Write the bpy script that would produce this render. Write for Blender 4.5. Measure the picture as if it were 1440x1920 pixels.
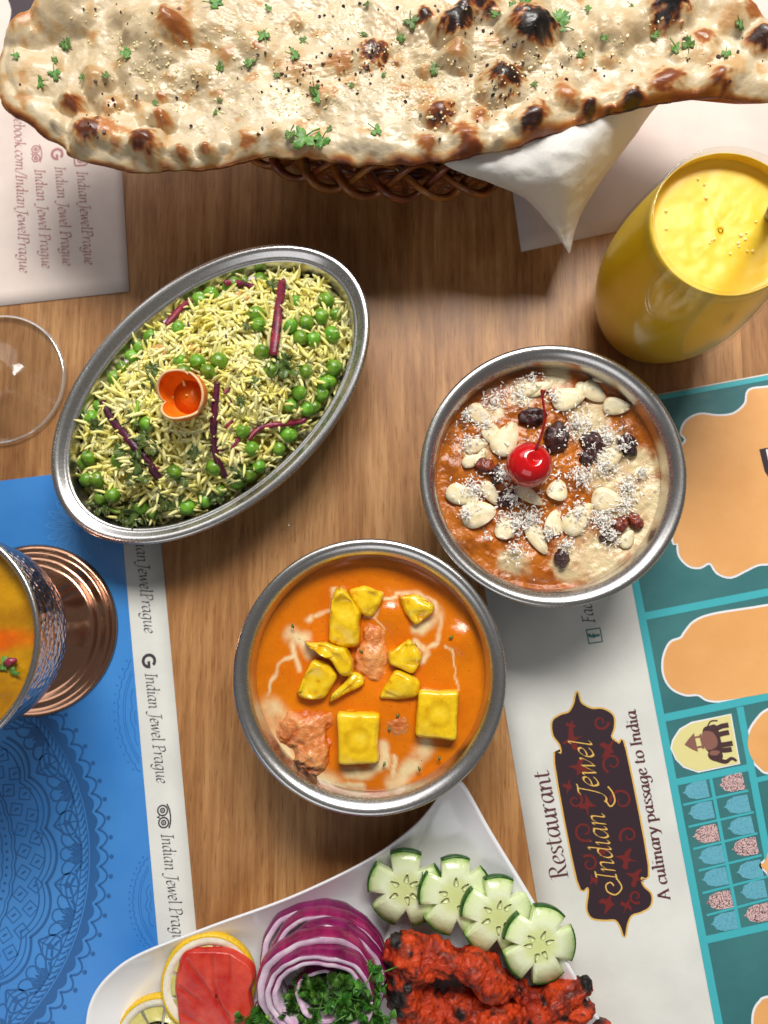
import bpy, bmesh, math, random
import numpy as np
from mathutils import Vector, Matrix, Euler

random.seed(7)
RNG = np.random.default_rng(7)
sc = bpy.context.scene
for o in list(bpy.data.objects):
    bpy.data.objects.remove(o)
pi = math.pi
R_ = math.radians

# ------------------------------------------------------------------ camera
CAM_H, FPX = 0.45, 1441.0
cam_data = bpy.data.cameras.new('camera')
cam = bpy.data.objects.new('camera', cam_data)
sc.collection.objects.link(cam)
sc.camera = cam
cam.location = (0, 0, CAM_H)
cam.rotation_euler = (math.atan(155 / FPX), math.atan(35 / FPX), 0)
cam_data.sensor_fit = 'HORIZONTAL'
cam_data.sensor_width = 36.0
cam_data.lens = FPX / 1440 * 36.0
cam_data.clip_start, cam_data.clip_end = 0.01, 50
cam_data.dof.use_dof = True
cam_data.dof.focus_distance = 0.385
cam_data.dof.aperture_fstop = 9.5
CAM_R = cam.rotation_euler.to_matrix()


def U(px, py, z=0.0):
    """table point at height z that the photograph's pixel (1440x1920) looks at"""
    v = CAM_R @ Vector((px - 720, 960 - py, -FPX))
    t = (z - CAM_H) / v.z
    return Vector((v.x * t, v.y * t, z))


def PM(px, py, z=0.0):
    """pixels per metre near that point"""
    return 0.01 and 10 / ((U(px + 10, py, z) - U(px, py, z)).length)


# ------------------------------------------------------------------ light
world = bpy.data.worlds.new('World')
sc.world = world
world.use_nodes = True
wb = world.node_tree.nodes['Background']
wb.inputs[0].default_value = (1.0, 0.97, 0.94, 1)
wb.inputs[1].default_value = 0.14


def area(name, direction, dist, sx, sy, watts, col, target=(0, 0.02, 0.02)):
    L = bpy.data.lights.new(name, 'AREA')
    L.shape = 'RECTANGLE'
    L.size, L.size_y = sx, sy
    L.energy = watts
    L.color = col
    o = bpy.data.objects.new(name, L)
    sc.collection.objects.link(o)
    d = Vector(direction).normalized()
    o.location = Vector(target) + d * dist
    o.rotation_euler = d.to_track_quat('Z', 'Y').to_euler()
    return o


def azel(az, el):
    a, e = R_(az), R_(el)
    return (math.sin(a) * math.cos(e), math.cos(a) * math.cos(e), math.sin(e))


area('window_light', azel(10, 52), 1.6, 0.85, 0.42, 30, (1.0, 0.965, 0.91))
area('far_fill_light', azel(-16, 34), 2.2, 2.0, 1.0, 13, (0.98, 0.985, 1.0))  # added fill lamp, gives the steel a broad soft reflection
area('side_fill_light', azel(200, 42), 2.4, 1.8, 1.1, 8.5, (0.97, 0.98, 1.0))  # added fill lamp from the near side, brightens the shaded fronts

sc.view_settings.view_transform = 'Standard'
sc.view_settings.look = 'None'
sc.view_settings.exposure = 0.0
sc.view_settings.gamma = 1.0
sc.view_settings.use_curve_mapping = False
sc.cycles.use_denoising = True
sc.cycles.max_bounces = 10
sc.cycles.transparent_max_bounces = 16
sc.cycles.caustics_reflective = False
sc.cycles.caustics_refractive = False
sc.cycles.sample_clamp_indirect = 6


# ------------------------------------------------------------------ helpers
def srgb(r, g, b):
    f = lambda c: c / 12.92 if c <= 0.04045 else ((c + 0.055) / 1.055) ** 2.4
    return (f(r / 255), f(g / 255), f(b / 255))


def _hash(ix, iy, iz):
    h = (ix * 374761393 + iy * 668265263 + iz * 2147483647 + 974711) & 0xFFFFFFFF
    h = ((h ^ (h >> 13)) * 1274126177) & 0xFFFFFFFF
    h = (h ^ (h >> 16)) & 0xFFFFFFFF
    return h / 4294967295.0


def vnoise(P):
    P = np.asarray(P, float) + 1000.0
    i = np.floor(P).astype(np.int64)
    f = P - i
    f = f * f * (3 - 2 * f)
    out = 0
    for dx in (0, 1):
        for dy in (0, 1):
            for dz in (0, 1):
                w = (f[:, 0] if dx else 1 - f[:, 0]) * (f[:, 1] if dy else 1 - f[:, 1]) * (f[:, 2] if dz else 1 - f[:, 2])
                out = out + w * _hash(i[:, 0] + dx, i[:, 1] + dy, i[:, 2] + dz)
    return out


def fbm(P, scale, octs=4, gain=0.5, seed=0.0):
    P = np.asarray(P, float) * scale + seed * 17.31
    a, s, out, n = 1.0, 1.0, 0.0, 0.0
    for _ in range(octs):
        out = out + a * vnoise(P * s)
        n += a
        a *= gain
        s *= 2.03
    return out / n


def sstep(a, b, x):
    t = np.clip((np.asarray(x, float) - a) / (b - a), 0, 1)
    return t * t * (3 - 2 * t)


def link(o, parent=None):
    sc.collection.objects.link(o)
    if parent is not None:
        o.parent = parent
    return o


def tag(o, label=None, cat=None, group=None, kind=None):
    if label: o['label'] = label
    if cat: o['category'] = cat
    if group: o['group'] = group
    if kind: o['kind'] = kind
    return o


def empty(name, loc, label=None, cat=None, group=None, kind=None, rz=0):
    o = bpy.data.objects.new(name, None)
    o.empty_display_size = 0.01
    o.location = loc
    o.rotation_euler = (0, 0, rz)
    link(o)
    return tag(o, label, cat, group, kind)


def mk(name, verts, faces, mat, parent=None, loc=None, rot=None, smooth=True, col=None, fmats=None):
    me = bpy.data.meshes.new(name)
    me.from_pydata([tuple(v) for v in verts], [], [tuple(int(i) for i in f) for f in faces])
    if isinstance(mat, (list, tuple)):
        for m in mat: me.materials.append(m)
    else:
        me.materials.append(mat)
    if fmats is not None:
        me.polygons.foreach_set('material_index', np.asarray(fmats, np.int32))
    me.polygons.foreach_set('use_smooth', [smooth] * len(me.polygons))
    if col is not None:
        a = me.color_attributes.new('Col', 'FLOAT_COLOR', 'POINT')
        c = np.ones((len(verts), 4)); c[:, :3] = col
        a.data.foreach_set('color', c.ravel())
    me.update()
    o = bpy.data.objects.new(name, me)
    if loc is not None: o.location = loc
    if rot is not None: o.rotation_euler = rot
    return link(o, parent)


def mk_mesh(name, me, mat, parent=None, loc=None, rot=None, scale=None):
    if mat is not None and not len(me.materials):
        me.materials.append(mat)
    o = bpy.data.objects.new(name, me)
    if loc is not None: o.location = loc
    if rot is not None: o.rotation_euler = rot
    if scale is not None: o.scale = scale
    return link(o, parent)


def grid_faces(nr, nc, closed=True, off=0):
    f = []
    m = nc if closed else nc - 1
    for i in range(nr - 1):
        for j in range(m):
            k = (j + 1) % nc
            f.append((off + i * nc + j, off + i * nc + k, off + (i + 1) * nc + k, off + (i + 1) * nc + j))
    return f


def revolve(name, prof, mat, parent=None, n=96, ab=None, cap=True, **kw):
    """prof: list of (r, z); with ab=(a, b) r is an inset from an ellipse"""
    th = np.linspace(0, 2 * pi, n, endpoint=False)
    V = []
    for r, z in prof:
        if ab: rx, ry = ab[0] - r, ab[1] - r
        else: rx = ry = r
        for t in th: V.append((rx * math.cos(t), ry * math.sin(t), z))
    F = grid_faces(len(prof), n)
    if cap:
        F.append(tuple(range(n))[::-1])
        F.append(tuple((len(prof) - 1) * n + j for j in range(n)))
    return mk(name, V, F, mat, parent, **kw)


def tube(pts, rad, n=8, flat=1.0, capped=True):
    P = np.array([tuple(p) for p in pts], float)
    m = len(P)
    rad = np.broadcast_to(np.asarray(rad, float), (m,))
    T = np.gradient(P, axis=0)
    T /= np.linalg.norm(T, axis=1)[:, None] + 1e-12
    up = np.array([0, 0, 1.0])
    if abs(T[0] @ up) > 0.9: up = np.array([0, 1.0, 0])
    V, N = [], np.cross(T[0], up)
    N /= np.linalg.norm(N)
    for i in range(m):
        N = N - T[i] * (N @ T[i]); N /= np.linalg.norm(N) + 1e-12
        B = np.cross(T[i], N)
        for j in range(n):
            a = 2 * pi * j / n
            V.append(P[i] + rad[i] * (math.cos(a) * N + flat * math.sin(a) * B))
    F = grid_faces(m, n)
    if capped:
        F.append(tuple(range(n))[::-1]); F.append(tuple((m - 1) * n + j for j in range(n)))
    return V, F


def smooth_line(pts, k=8, closed=False):
    P = np.array([tuple(p) for p in pts], float)
    n = len(P)
    if n < 3 and not closed:
        t = np.linspace(0, 1, k + 1)[:, None]
        return P[0] * (1 - t) + P[-1] * t
    out = []
    segs = n if closed else n - 1
    for i in range(segs):
        if closed:
            a, b, c, d = P[(i - 1) % n], P[i], P[(i + 1) % n], P[(i + 2) % n]
        else:
            a, b, c, d = P[max(i - 1, 0)], P[i], P[i + 1], P[min(i + 2, n - 1)]
        for t in np.linspace(0, 1, k, endpoint=False):
            out.append(0.5 * (2 * b + (c - a) * t + (2 * a - 5 * b + 4 * c - d) * t * t + (3 * b - a - 3 * c + d) * t ** 3))
    if not closed: out.append(P[-1])
    return np.array(out)


ORD = ['first', 'second', 'third', 'fourth', 'fifth', 'sixth', 'seventh', 'eighth', 'ninth', 'tenth', 'eleventh', 'twelfth', 'thirteenth', 'fourteenth']
HRS = ['twelve', 'one', 'two', 'three', 'four', 'five', 'six', 'seven', 'eight', 'nine', 'ten', 'eleven']


def clock(items, c, what, of):
    """labels by clock direction in the photograph and rank outwards from a landmark"""
    sec = {}
    for o, x, y in items:
        h = int(round(math.degrees(math.atan2(x - c[0], c[1] - y)) / 30)) % 12
        sec.setdefault(h, []).append((math.hypot(x - c[0], y - c[1]), o))
    for h, l in sec.items():
        l.sort(key=lambda q: q[0])
        for k, (_, o) in enumerate(l):
            o['label'] = f"{what} at {HRS[h]} o'clock from {of}" + (f', {ORD[min(k, 13)]} outwards' if len(l) > 1 else '')


# ------------------------------------------------------------------ materials
class NT:
    def __init__(s, name):
        s.m = bpy.data.materials.new(name); s.m.use_nodes = True
        s.t = s.m.node_tree; s.b = s.t.nodes['Principled BSDF']; s.out = s.t.nodes['Material Output']
    def n(s, kind, **kw):
        x = s.t.nodes.new(kind)
        for k, v in kw.items():
            if k.startswith('_'): setattr(x, k[1:], v)
        return x
    def l(s, a, b): s.t.links.new(a, b)
    def coord(s, what='Object', scale=None):
        c = s.n('ShaderNodeTexCoord')
        if scale is None: return c.outputs[what]
        mp = s.n('ShaderNodeMapping'); mp.inputs['Scale'].default_value = scale
        s.l(c.outputs[what], mp.inputs['Vector']); return mp.outputs[0]
    def noise(s, vec, scale, detail=4, rough=0.55, dist=0):
        x = s.n('ShaderNodeTexNoise'); s.l(vec, x.inputs['Vector'])
        x.inputs['Scale'].default_value = scale; x.inputs['Detail'].default_value = detail
        x.inputs['Roughness'].default_value = rough; x.inputs['Distortion'].default_value = dist
        return x.outputs[0]
    def ramp(s, fac, stops):
        x = s.n('ShaderNodeValToRGB'); s.l(fac, x.inputs[0])
        e = x.color_ramp.elements
        while len(e) < len(stops): e.new(0.5)
        for k, (p, c) in enumerate(stops):
            e[k].position = p; e[k].color = (*c, 1) if len(c) == 3 else c
        return x.outputs[0]
    def mix(s, fac, a, b, mode='MIX'):
        x = s.n('ShaderNodeMix'); x.data_type = 'RGBA'; x.blend_type = mode
        for sock, v in ((x.inputs[0], fac), (x.inputs[6], a), (x.inputs[7], b)):
            if hasattr(v, 'links'): s.l(v, sock)
            elif isinstance(v, (int, float)): sock.default_value = v
            else: sock.default_value = (*v, 1)
        return x.outputs[2]
    def math(s, op, a, b=0.5):
        x = s.n('ShaderNodeMath'); x.operation = op
        for sock, v in ((x.inputs[0], a), (x.inputs[1], b)):
            if hasattr(v, 'links'): s.l(v, sock)
            else: sock.default_value = v
        return x.outputs[0]
    def bump(s, h, dist, strength=1.0, prev=None):
        x = s.n('ShaderNodeBump'); s.l(h, x.inputs['Height'])
        x.inputs['Distance'].default_value = dist; x.inputs['Strength'].default_value = strength
        if prev is not None: s.l(prev, x.inputs['Normal'])
        return x.outputs[0]
    def set(s, **kw):
        names = dict(col='Base Color', rough='Roughness', metal='Metallic', spec='Specular IOR Level', sss='Subsurface Weight',
                     sssr='Subsurface Radius', ssss='Subsurface Scale', coat='Coat Weight', coatr='Coat Roughness', ior='IOR',
                     trans='Transmission Weight', normal='Normal', alpha='Alpha', sheen='Sheen Weight', aniso='Anisotropic')
        for k, v in kw.items():
            sock = s.b.inputs[names[k]]
            if hasattr(v, 'links'): s.l(v, sock)
            elif k == 'col': sock.default_value = (*v, 1)
            else: sock.default_value = v
        return s


def pmat(name, c1, c2=None, scale=300, rough=0.5, bump=0.0, bscale=600, sss=0.0, ssss=0.002, sssr=(1, .6, .35), stops=None,
         detail=4, attr=False, stretch=None, rvar=0.0, rnd=0.0, **kw):
    t = NT(name)
    vec = t.coord('Object', stretch)
    if attr:
        a = t.n('ShaderNodeAttribute'); a.attribute_name = 'Col'
        col = a.outputs['Color']
        if c2 is not None:
            col = t.mix(t.math('MULTIPLY', t.noise(vec, scale, detail), 0.8), col, t.mix(1.0, col, c2, 'MULTIPLY'))
    elif c2 is not None:
        f = t.noise(vec, scale, detail)
        col = t.ramp(f, stops or [(0.35, c1), (0.65, c2)])
    else:
        col = c1
    if rnd:
        oi = t.n('ShaderNodeObjectInfo')
        hsv = t.n('ShaderNodeHueSaturation')
        t.l(t.math('ADD', t.math('MULTIPLY', oi.outputs['Random'], rnd), 1 - rnd / 2), hsv.inputs['Value'])
        t.l(t.math('ADD', t.math('MULTIPLY', oi.outputs['Random'], rnd * 0.06), 0.5 - rnd * .03), hsv.inputs['Hue'])
        if hasattr(col, 'links'): t.l(col, hsv.inputs['Color'])
        else: hsv.inputs['Color'].default_value = (*col, 1)
        col = hsv.outputs[0]
    t.set(col=col, rough=rough)
    if rvar:
        f = t.noise(vec, scale * 0.6, 3)
        t.set(rough=t.math('ADD', t.math('MULTIPLY', f, rvar), rough - rvar / 2))
    if bump: t.set(normal=t.bump(t.noise(vec, bscale, 5), bump))
    if sss: t.set(sss=sss, ssss=ssss, sssr=sssr)
    t.set(**kw)
    return t.m


def thin_glass(name, tint=(0.97, 0.985, 0.98), rough=0.02, edge=0.45):
    t = NT(name)
    tr = t.n('ShaderNodeBsdfTransparent'); tr.inputs[0].default_value = (*tint, 1)
    gl = t.n('ShaderNodeBsdfGlossy'); gl.inputs['Roughness'].default_value = rough
    lw = t.n('ShaderNodeLayerWeight'); lw.inputs[0].default_value = 0.5
    fac = t.math('ADD', t.math('MULTIPLY', t.math('POWER', lw.outputs['Facing'], 3.2), edge), 0.04)
    mx = t.n('ShaderNodeMixShader')
    t.l(fac, mx.inputs[0]); t.l(tr.outputs[0], mx.inputs[1]); t.l(gl.outputs[0], mx.inputs[2])
    t.l(mx.outputs[0], t.out.inputs[0])
    return t.m


def steel(name, col, rough, brush, stretch):
    t = NT(name)
    v = t.coord('Object', stretch)
    f = t.noise(v, brush, 6, 0.65)
    sm = t.noise(t.coord(), 60, 4)
    t.set(col=t.mix(sm, col, tuple(c * 0.78 for c in col)), metal=1.0)
    t.set(rough=t.math('ADD', t.math('MULTIPLY', t.math('ADD', f, sm), 0.10), rough - 0.10))
    scr = t.noise(t.coord('Object', (1, 14, 1)), 420, 2)
    n1 = t.bump(f, 0.00002)
    t.set(normal=t.bump(t.ramp(scr, [(0.66, (0, 0, 0)), (0.72, (1, 1, 1))]), 0.000008, prev=n1))
    return t.m


def wood_mat():
    t = NT('oiled_hardwood')
    oi = t.n('ShaderNodeObjectInfo')
    c = t.n('ShaderNodeTexCoord')
    off = t.n('ShaderNodeVectorMath'); off.operation = 'ADD'
    t.l(c.outputs['Object'], off.inputs[0])
    sc3 = t.n('ShaderNodeVectorMath'); sc3.operation = 'SCALE'
    t.l(oi.outputs['Location'], sc3.inputs[0]); sc3.inputs['Scale'].default_value = 37.0
    t.l(sc3.outputs[0], off.inputs[1])
    def mp(s):
        m = t.n('ShaderNodeMapping'); m.inputs['Scale'].default_value = s
        t.l(off.outputs[0], m.inputs[0]); return m.outputs[0]
    broad = t.noise(mp((1, 0.28, 1)), 20, 6, 0.62, 0.9)
    streak = t.noise(mp((1, 0.045, 1)), 260, 5, 0.65, 0.15)
    pore = t.noise(mp((1, 0.05, 1)), 1300, 2, 0.5)
    col = t.ramp(broad, [(0.28, srgb(146, 96, 54)), (0.5, srgb(190, 138, 86)), (0.72, srgb(214, 168, 114))])
    col = t.mix(t.ramp(streak, [(0.40, (0, 0, 0)), (0.62, (1, 1, 1))]), t.mix(1.0, col, (0.72, 0.65, 0.59), 'MULTIPLY'), col)
    col = t.mix(t.ramp(pore, [(0.33, (1, 1, 1)), (0.42, (0, 0, 0))]), col, t.mix(1.0, col, (0.70, 0.63, 0.57), 'MULTIPLY'))
    hsv = t.n('ShaderNodeHueSaturation')
    t.l(t.math('ADD', t.math('MULTIPLY', oi.outputs['Random'], 0.3), 0.82), hsv.inputs['Value'])
    t.l(col, hsv.inputs['Color'])
    t.set(col=hsv.outputs[0], rough=t.math('ADD', t.math('MULTIPLY', broad, 0.25), 0.28), spec=0.45)
    t.set(normal=t.bump(pore, 0.00008, prev=t.bump(streak, 0.00010)))
    return t.m


M = {}
t = NT('glass_edge_glint')  # whitish diffuse mixed in, stands in for bright reflections along the glass rim
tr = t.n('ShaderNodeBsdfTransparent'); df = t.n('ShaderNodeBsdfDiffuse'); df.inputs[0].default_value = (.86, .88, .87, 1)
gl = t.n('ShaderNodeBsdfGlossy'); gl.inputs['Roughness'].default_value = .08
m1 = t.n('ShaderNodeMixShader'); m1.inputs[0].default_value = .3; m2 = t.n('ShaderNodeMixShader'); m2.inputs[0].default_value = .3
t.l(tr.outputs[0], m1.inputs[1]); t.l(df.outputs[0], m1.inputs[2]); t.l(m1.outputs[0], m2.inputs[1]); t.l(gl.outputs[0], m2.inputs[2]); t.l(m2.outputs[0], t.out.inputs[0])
M['glass_edge_glint'] = t.m
M['wood'] = wood_mat()
M['paper'] = pmat('cream_paper', srgb(226, 226, 220), srgb(214, 214, 208), 25, 0.5, bump=0.0012, bscale=16, spec=0.35)
M['paper_warm'] = pmat('warm_paper', srgb(226, 211, 202), srgb(214, 197, 188), 22, 0.55, bump=0.00015, bscale=60, spec=0.3)
M['blue'] = pmat('blue_print', srgb(54, 128, 205), srgb(70, 142, 214), 14, 0.36, bump=0.001, bscale=16, spec=0.5)
M['blue_dark'] = pmat('dark_blue_print', srgb(38, 96, 158), None, rough=0.4)
M['blue_mid'] = pmat('mid_blue_print', srgb(44, 110, 182), None, rough=0.4)
M['blue_light'] = pmat('light_blue_print', srgb(92, 160, 224), None, rough=0.4)
M['teal'] = pmat('teal_print', srgb(56, 112, 116), srgb(66, 124, 126), 20, 0.4, bump=0.0016, bscale=16)
M['turquoise'] = pmat('turquoise_print', srgb(70, 178, 188), None, rough=0.4)
M['peach'] = pmat('peach_print', srgb(238, 178, 112), srgb(230, 166, 100), 18, 0.42, bump=0.0016, bscale=16)
M['white_print'] = pmat('white_print', srgb(236, 236, 240), None, rough=0.45)
M['ink'] = pmat('dark_ink', srgb(62, 56, 62), None, rough=0.5)
M['ink_maroon'] = pmat('maroon_ink', srgb(92, 50, 56), None, rough=0.5)
M['ink_pink'] = pmat('faded_red_ink', srgb(170, 112, 112), None, rough=0.5)
M['ink_teal'] = pmat('teal_ink', srgb(60, 120, 116), None, rough=0.5)
M['plaque'] = pmat('plaque_ink', srgb(52, 36, 44), None, rough=0.45)
M['plaque_red'] = pmat('dark_red_ink', srgb(112, 36, 34), None, rough=0.45)
M['gold'] = pmat('gold_ink', srgb(226, 182, 96), None, rough=0.45)
M['yellow_print'] = pmat('pale_yellow_print', srgb(228, 218, 150), None, rough=0.45)
M['elephant'] = pmat('brown_print', srgb(84, 56, 58), srgb(66, 42, 46), 900, 0.5)
M['elephant2'] = pmat('tan_print', srgb(140, 96, 84), None, rough=0.5)
M['arch_blue'] = pmat('speckled_blue_print', srgb(104, 176, 196), srgb(80, 146, 168), 1600, 0.5, stops=[(0.5, srgb(104, 176, 196)), (0.62, srgb(82, 150, 170))])
M['arch_pink'] = pmat('speckled_pink_print', srgb(220, 180, 180), srgb(60, 44, 50), 1500, 0.5, stops=[(0.42, srgb(70, 48, 56)), (0.52, srgb(222, 186, 184))])
M['steel'] = steel('worn_steel', (0.64, 0.625, 0.61), 0.27, 500, (1, 1, 0.2))
M['steel_in'] = steel('brushed_steel', (0.74, 0.73, 0.72), 0.30, 700, (0.3, 0.3, 4))
M['copper'] = steel('polished_copper', (0.62, 0.33, 0.21), 0.16, 200, (1, 1, 1))
t = NT('hammered_copper')
v_ = t.n('ShaderNodeTexVoronoi'); v_.inputs['Scale'].default_value = 330; t.l(t.coord('Object', (1, 1, 0.8)), v_.inputs['Vector'])
t.set(col=(0.55, 0.36, 0.30), metal=1.0, rough=0.17, normal=t.bump(v_.outputs['Distance'], 0.0006))
M['copper_hammered'] = t.m
M['porcelain'] = pmat('white_porcelain', srgb(238, 238, 240), None, rough=0.12, spec=0.5, coat=0.3, coatr=0.05)
M['glass'] = thin_glass('clear_glass', edge=0.25)
M['wine_glass'] = thin_glass('clear_stemware', (0.985, 0.99, 0.988), 0.10, 1.0)
M['straw_blue'] = pmat('blue_plastic', srgb(24, 52, 120), None, rough=0.3)
M['lassi'] = pmat('mango_lassi_surface', srgb(250, 208, 56), srgb(246, 200, 42), 40, 0.4, sss=0.5, ssss=0.006, sssr=(1, .75, .15))
M['lassi_body'] = pmat('mango_lassi', srgb(254, 200, 20), srgb(252, 194, 14), 40, 0.35, sss=0.85, ssss=0.03, sssr=(1, .7, .1))
M['froth'] = pmat('froth', srgb(252, 234, 150), None, rough=0.35)
M['film'] = pmat('lassi_film', srgb(240, 200, 60), srgb(232, 184, 40), 200, 0.4)
M['cane'] = pmat('varnished_cane', srgb(150, 84, 36), srgb(106, 54, 22), 120, 0.3, bump=0.0002, bscale=500, stretch=(1, 1, 1), coat=0.35, coatr=0.2, rnd=0.4)
M['napkin'] = pmat('paper_napkin', srgb(236, 234, 226), None, rough=0.7, bump=0.0006, bscale=130, sss=0.3, ssss=0.004, sssr=(1, .95, .75))
M['naan'] = pmat('naan_dough', (1, 1, 1), (0.86, 0.81, 0.73), 260, 0.36, attr=True, bump=0.00025, bscale=700, sss=0.10, ssss=0.003, rvar=0.4, coat=0.22, coatr=0.2)
M['leaf'] = pmat('coriander_leaf', srgb(104, 142, 56), srgb(62, 104, 36), 400, 0.4, bump=0.0003, bscale=1200, rnd=0.6)
M['leaf_dark'] = pmat('cooked_leaf', srgb(96, 112, 46), srgb(54, 74, 28), 400, 0.35, bump=0.0003, bscale=900, rnd=0.5)
M['garlic'] = pmat('garlic_bits', srgb(240, 228, 190), srgb(226, 204, 150), 300, 0.35, sss=0.3, ssss=0.001)
M['flake'] = pmat('charred_flakes', srgb(70, 30, 20), srgb(24, 16, 16), 250, 0.5)
M['rice'] = pmat('yellow_rice', srgb(250, 242, 172), srgb(238, 224, 120), 90, 0.34, sss=0.5, ssss=0.003, sssr=(1, .85, .3), detail=2)
M['rice_bed'] = pmat('rice_bed', srgb(226, 208, 104), srgb(180, 160, 66), 300, 0.5, bump=0.002, bscale=300)
M['pea'] = pmat('cooked_pea', srgb(122, 166, 44), srgb(84, 130, 26), 220, 0.3, bump=0.0006, bscale=420, sss=0.15, ssss=0.002, sssr=(.6, 1, .12), rnd=0.55, coat=0.2, coatr=0.15)
M['beet'] = pmat('beetroot', srgb(150, 40, 66), srgb(74, 16, 40), 140, 0.35, bump=0.0003, bscale=700, sss=0.1, ssss=0.001)
M['beet_dark'] = pmat('dark_beetroot', srgb(96, 26, 56), srgb(44, 12, 34), 140, 0.35, bump=0.0003, bscale=700)
M['onion_bit'] = pmat('fried_onion', srgb(206, 160, 96), None, rough=0.3, sss=0.3, ssss=0.001)
M['carrot'] = pmat('carrot', srgb(240, 132, 24), srgb(228, 112, 18), 300, 0.35, bump=0.0002, bscale=600, sss=0.25, ssss=0.002, sssr=(1, .5, .1))
M['carrot_edge'] = pmat('carrot_rim', srgb(240, 190, 140), None, rough=0.5)
M['curry'] = pmat('mango_curry_sauce', (1, 1, 1), (0.84, 0.72, 0.5), 500, 0.17, spec=0.45, attr=True, bump=0.00015, bscale=300, sss=0.05, ssss=0.002, sssr=(1, .5, .15), coat=0.12, coatr=0.12)
M['korma'] = pmat('korma_sauce', (1, 1, 1), (0.66, 0.56, 0.36), 420, 0.2, spec=0.45, attr=True, bump=0.0007, bscale=380, coat=0.1, coatr=0.15)
M['dal'] = pmat('dal_soup', (1, 1, 1), (0.72, 0.6, 0.4), 300, 0.1, attr=True, bump=0.0006, bscale=260, sss=0.1, ssss=0.002, coat=0.4, coatr=0.04)
def mango_mat(name, ring):
    t = NT(name)
    n1 = t.noise(t.coord(), 150, 4); n2 = t.noise(t.coord(), 420, 4)
    col = t.ramp(n1, [(0.3, srgb(220, 174, 8)), (0.55, srgb(236, 198, 28)), (0.75, srgb(242, 212, 70))])
    if ring:
        g = t.n('ShaderNodeVectorMath'); g.operation = 'LENGTH'
        mp = t.n('ShaderNodeMapping'); mp.inputs['Scale'].default_value = (88, 88, 0)
        t.l(t.coord(), mp.inputs[0]); t.l(mp.outputs[0], g.inputs[0])
        f = t.math('ADD', g.outputs['Value'], t.math('MULTIPLY', n1, 0.25))
        col = t.mix(t.ramp(f, [(0.42, (0, 0, 0)), (0.58, (1, 1, 1)), (0.66, (1, 1, 1)), (0.78, (0, 0, 0))]), col, t.mix(0.4, col, srgb(200, 152, 8)))
    # a film of sauce clinging to the lower part and in patches
    sx = t.n('ShaderNodeSeparateXYZ'); t.l(t.coord(), sx.inputs[0])
    hgt = t.math('ADD', t.math('MULTIPLY', t.math('SUBTRACT', sx.outputs[2], 0.0475), 110.0), t.math('MULTIPLY', t.math('SUBTRACT', n1, 0.5), 2.6))
    film = t.ramp(hgt, [(0.08, (.85, .85, .85)), (0.5, (0, 0, 0))])
    col = t.mix(film, col, srgb(198, 98, 4))
    t.set(col=col, rough=t.math('ADD', t.math('MULTIPLY', n2, 0.2), 0.1), sss=0.45, ssss=0.004, sssr=(1, .8, .15), coat=0.3, coatr=0.1,
          normal=t.bump(n2, 0.0003))
    return t.m
M['mango'] = mango_mat('mango_chunk', False)
M['mango_ring'] = mango_mat('ringed_mango_chunk', True)
M['chicken'] = pmat('curried_chicken', (1, 1, 1), (0.8, 0.62, 0.5), 420, 0.3, attr=True, bump=0.0008, bscale=700, sss=0.05, ssss=0.002, coat=0.3, coatr=0.15)
M['tandoori'] = pmat('tandoori_chicken', (1, 1, 1), (0.6, 0.42, 0.36), 420, 0.5, attr=True, bump=0.0011, bscale=600, sss=0.05, ssss=0.002, coat=0.15, coatr=0.25, spec=0.35)
M['almond'] = pmat('flaked_almond', srgb(246, 230, 198), srgb(236, 212, 168), 160, 0.4, sss=0.25, ssss=0.0015, bump=0.0001, bscale=600, rnd=0.15)
M['raisin'] = pmat('raisin', srgb(72, 32, 28), srgb(34, 14, 18), 220, 0.28, bump=0.0012, bscale=420, coat=0.3, rnd=0.4)
M['raisin_red'] = pmat('amber_raisin', srgb(148, 58, 26), srgb(84, 24, 16), 220, 0.25, bump=0.0012, bscale=420, coat=0.3, sss=0.2, ssss=0.002)
M['coconut'] = pmat('desiccated_coconut', srgb(246, 242, 234), None, rough=0.6)
M['cherry'] = pmat('glace_cherry', srgb(206, 10, 18), srgb(180, 6, 14), 90, 0.1, sss=0.35, ssss=0.004, sssr=(1, .12, .08), coat=0.6, coatr=0.04)
M['stem'] = pmat('cherry_stem', srgb(168, 18, 26), srgb(120, 12, 22), 300, 0.3)
M['onion_skin'] = pmat('red_onion_outside', srgb(142, 30, 92), srgb(96, 14, 60), 130, 0.25, stretch=(1, 1, 0.1), coat=0.25, sss=0.12, ssss=0.001, rnd=0.5)
M['onion_flesh'] = pmat('red_onion_flesh', srgb(226, 206, 220), srgb(204, 164, 196), 150, 0.3, sss=0.4, ssss=0.002, bump=0.0002, bscale=800)
M['parsley'] = pmat('parsley_leaf', srgb(94, 146, 50), srgb(52, 106, 34), 260, 0.42, rnd=0.5)
M['chive'] = pmat('chive', srgb(130, 180, 50), None, rough=0.4)
M['lemon_rind'] = pmat('lemon_rind', srgb(240, 202, 44), srgb(226, 178, 26), 700, 0.35, bump=0.0005, bscale=900, sss=0.1)
M['lemon_pith'] = pmat('lemon_pith', srgb(244, 238, 222), srgb(232, 222, 196), 300, 0.5, sss=0.3, ssss=0.002)
M['lemon_flesh'] = pmat('lemon_flesh', srgb(222, 214, 142), srgb(204, 192, 104), 200, 0.14, sss=0.5, ssss=0.004, bump=0.0006, bscale=300, coat=0.5)
M['tomato'] = pmat('tomato_flesh', (1, 1, 1), (0.85, 0.8, 0.76), 700, 0.26, attr=True, bump=0.0002, bscale=1500, sss=0.3, ssss=0.003, sssr=(1, .25, .15), coat=0.25, coatr=0.15)
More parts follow.
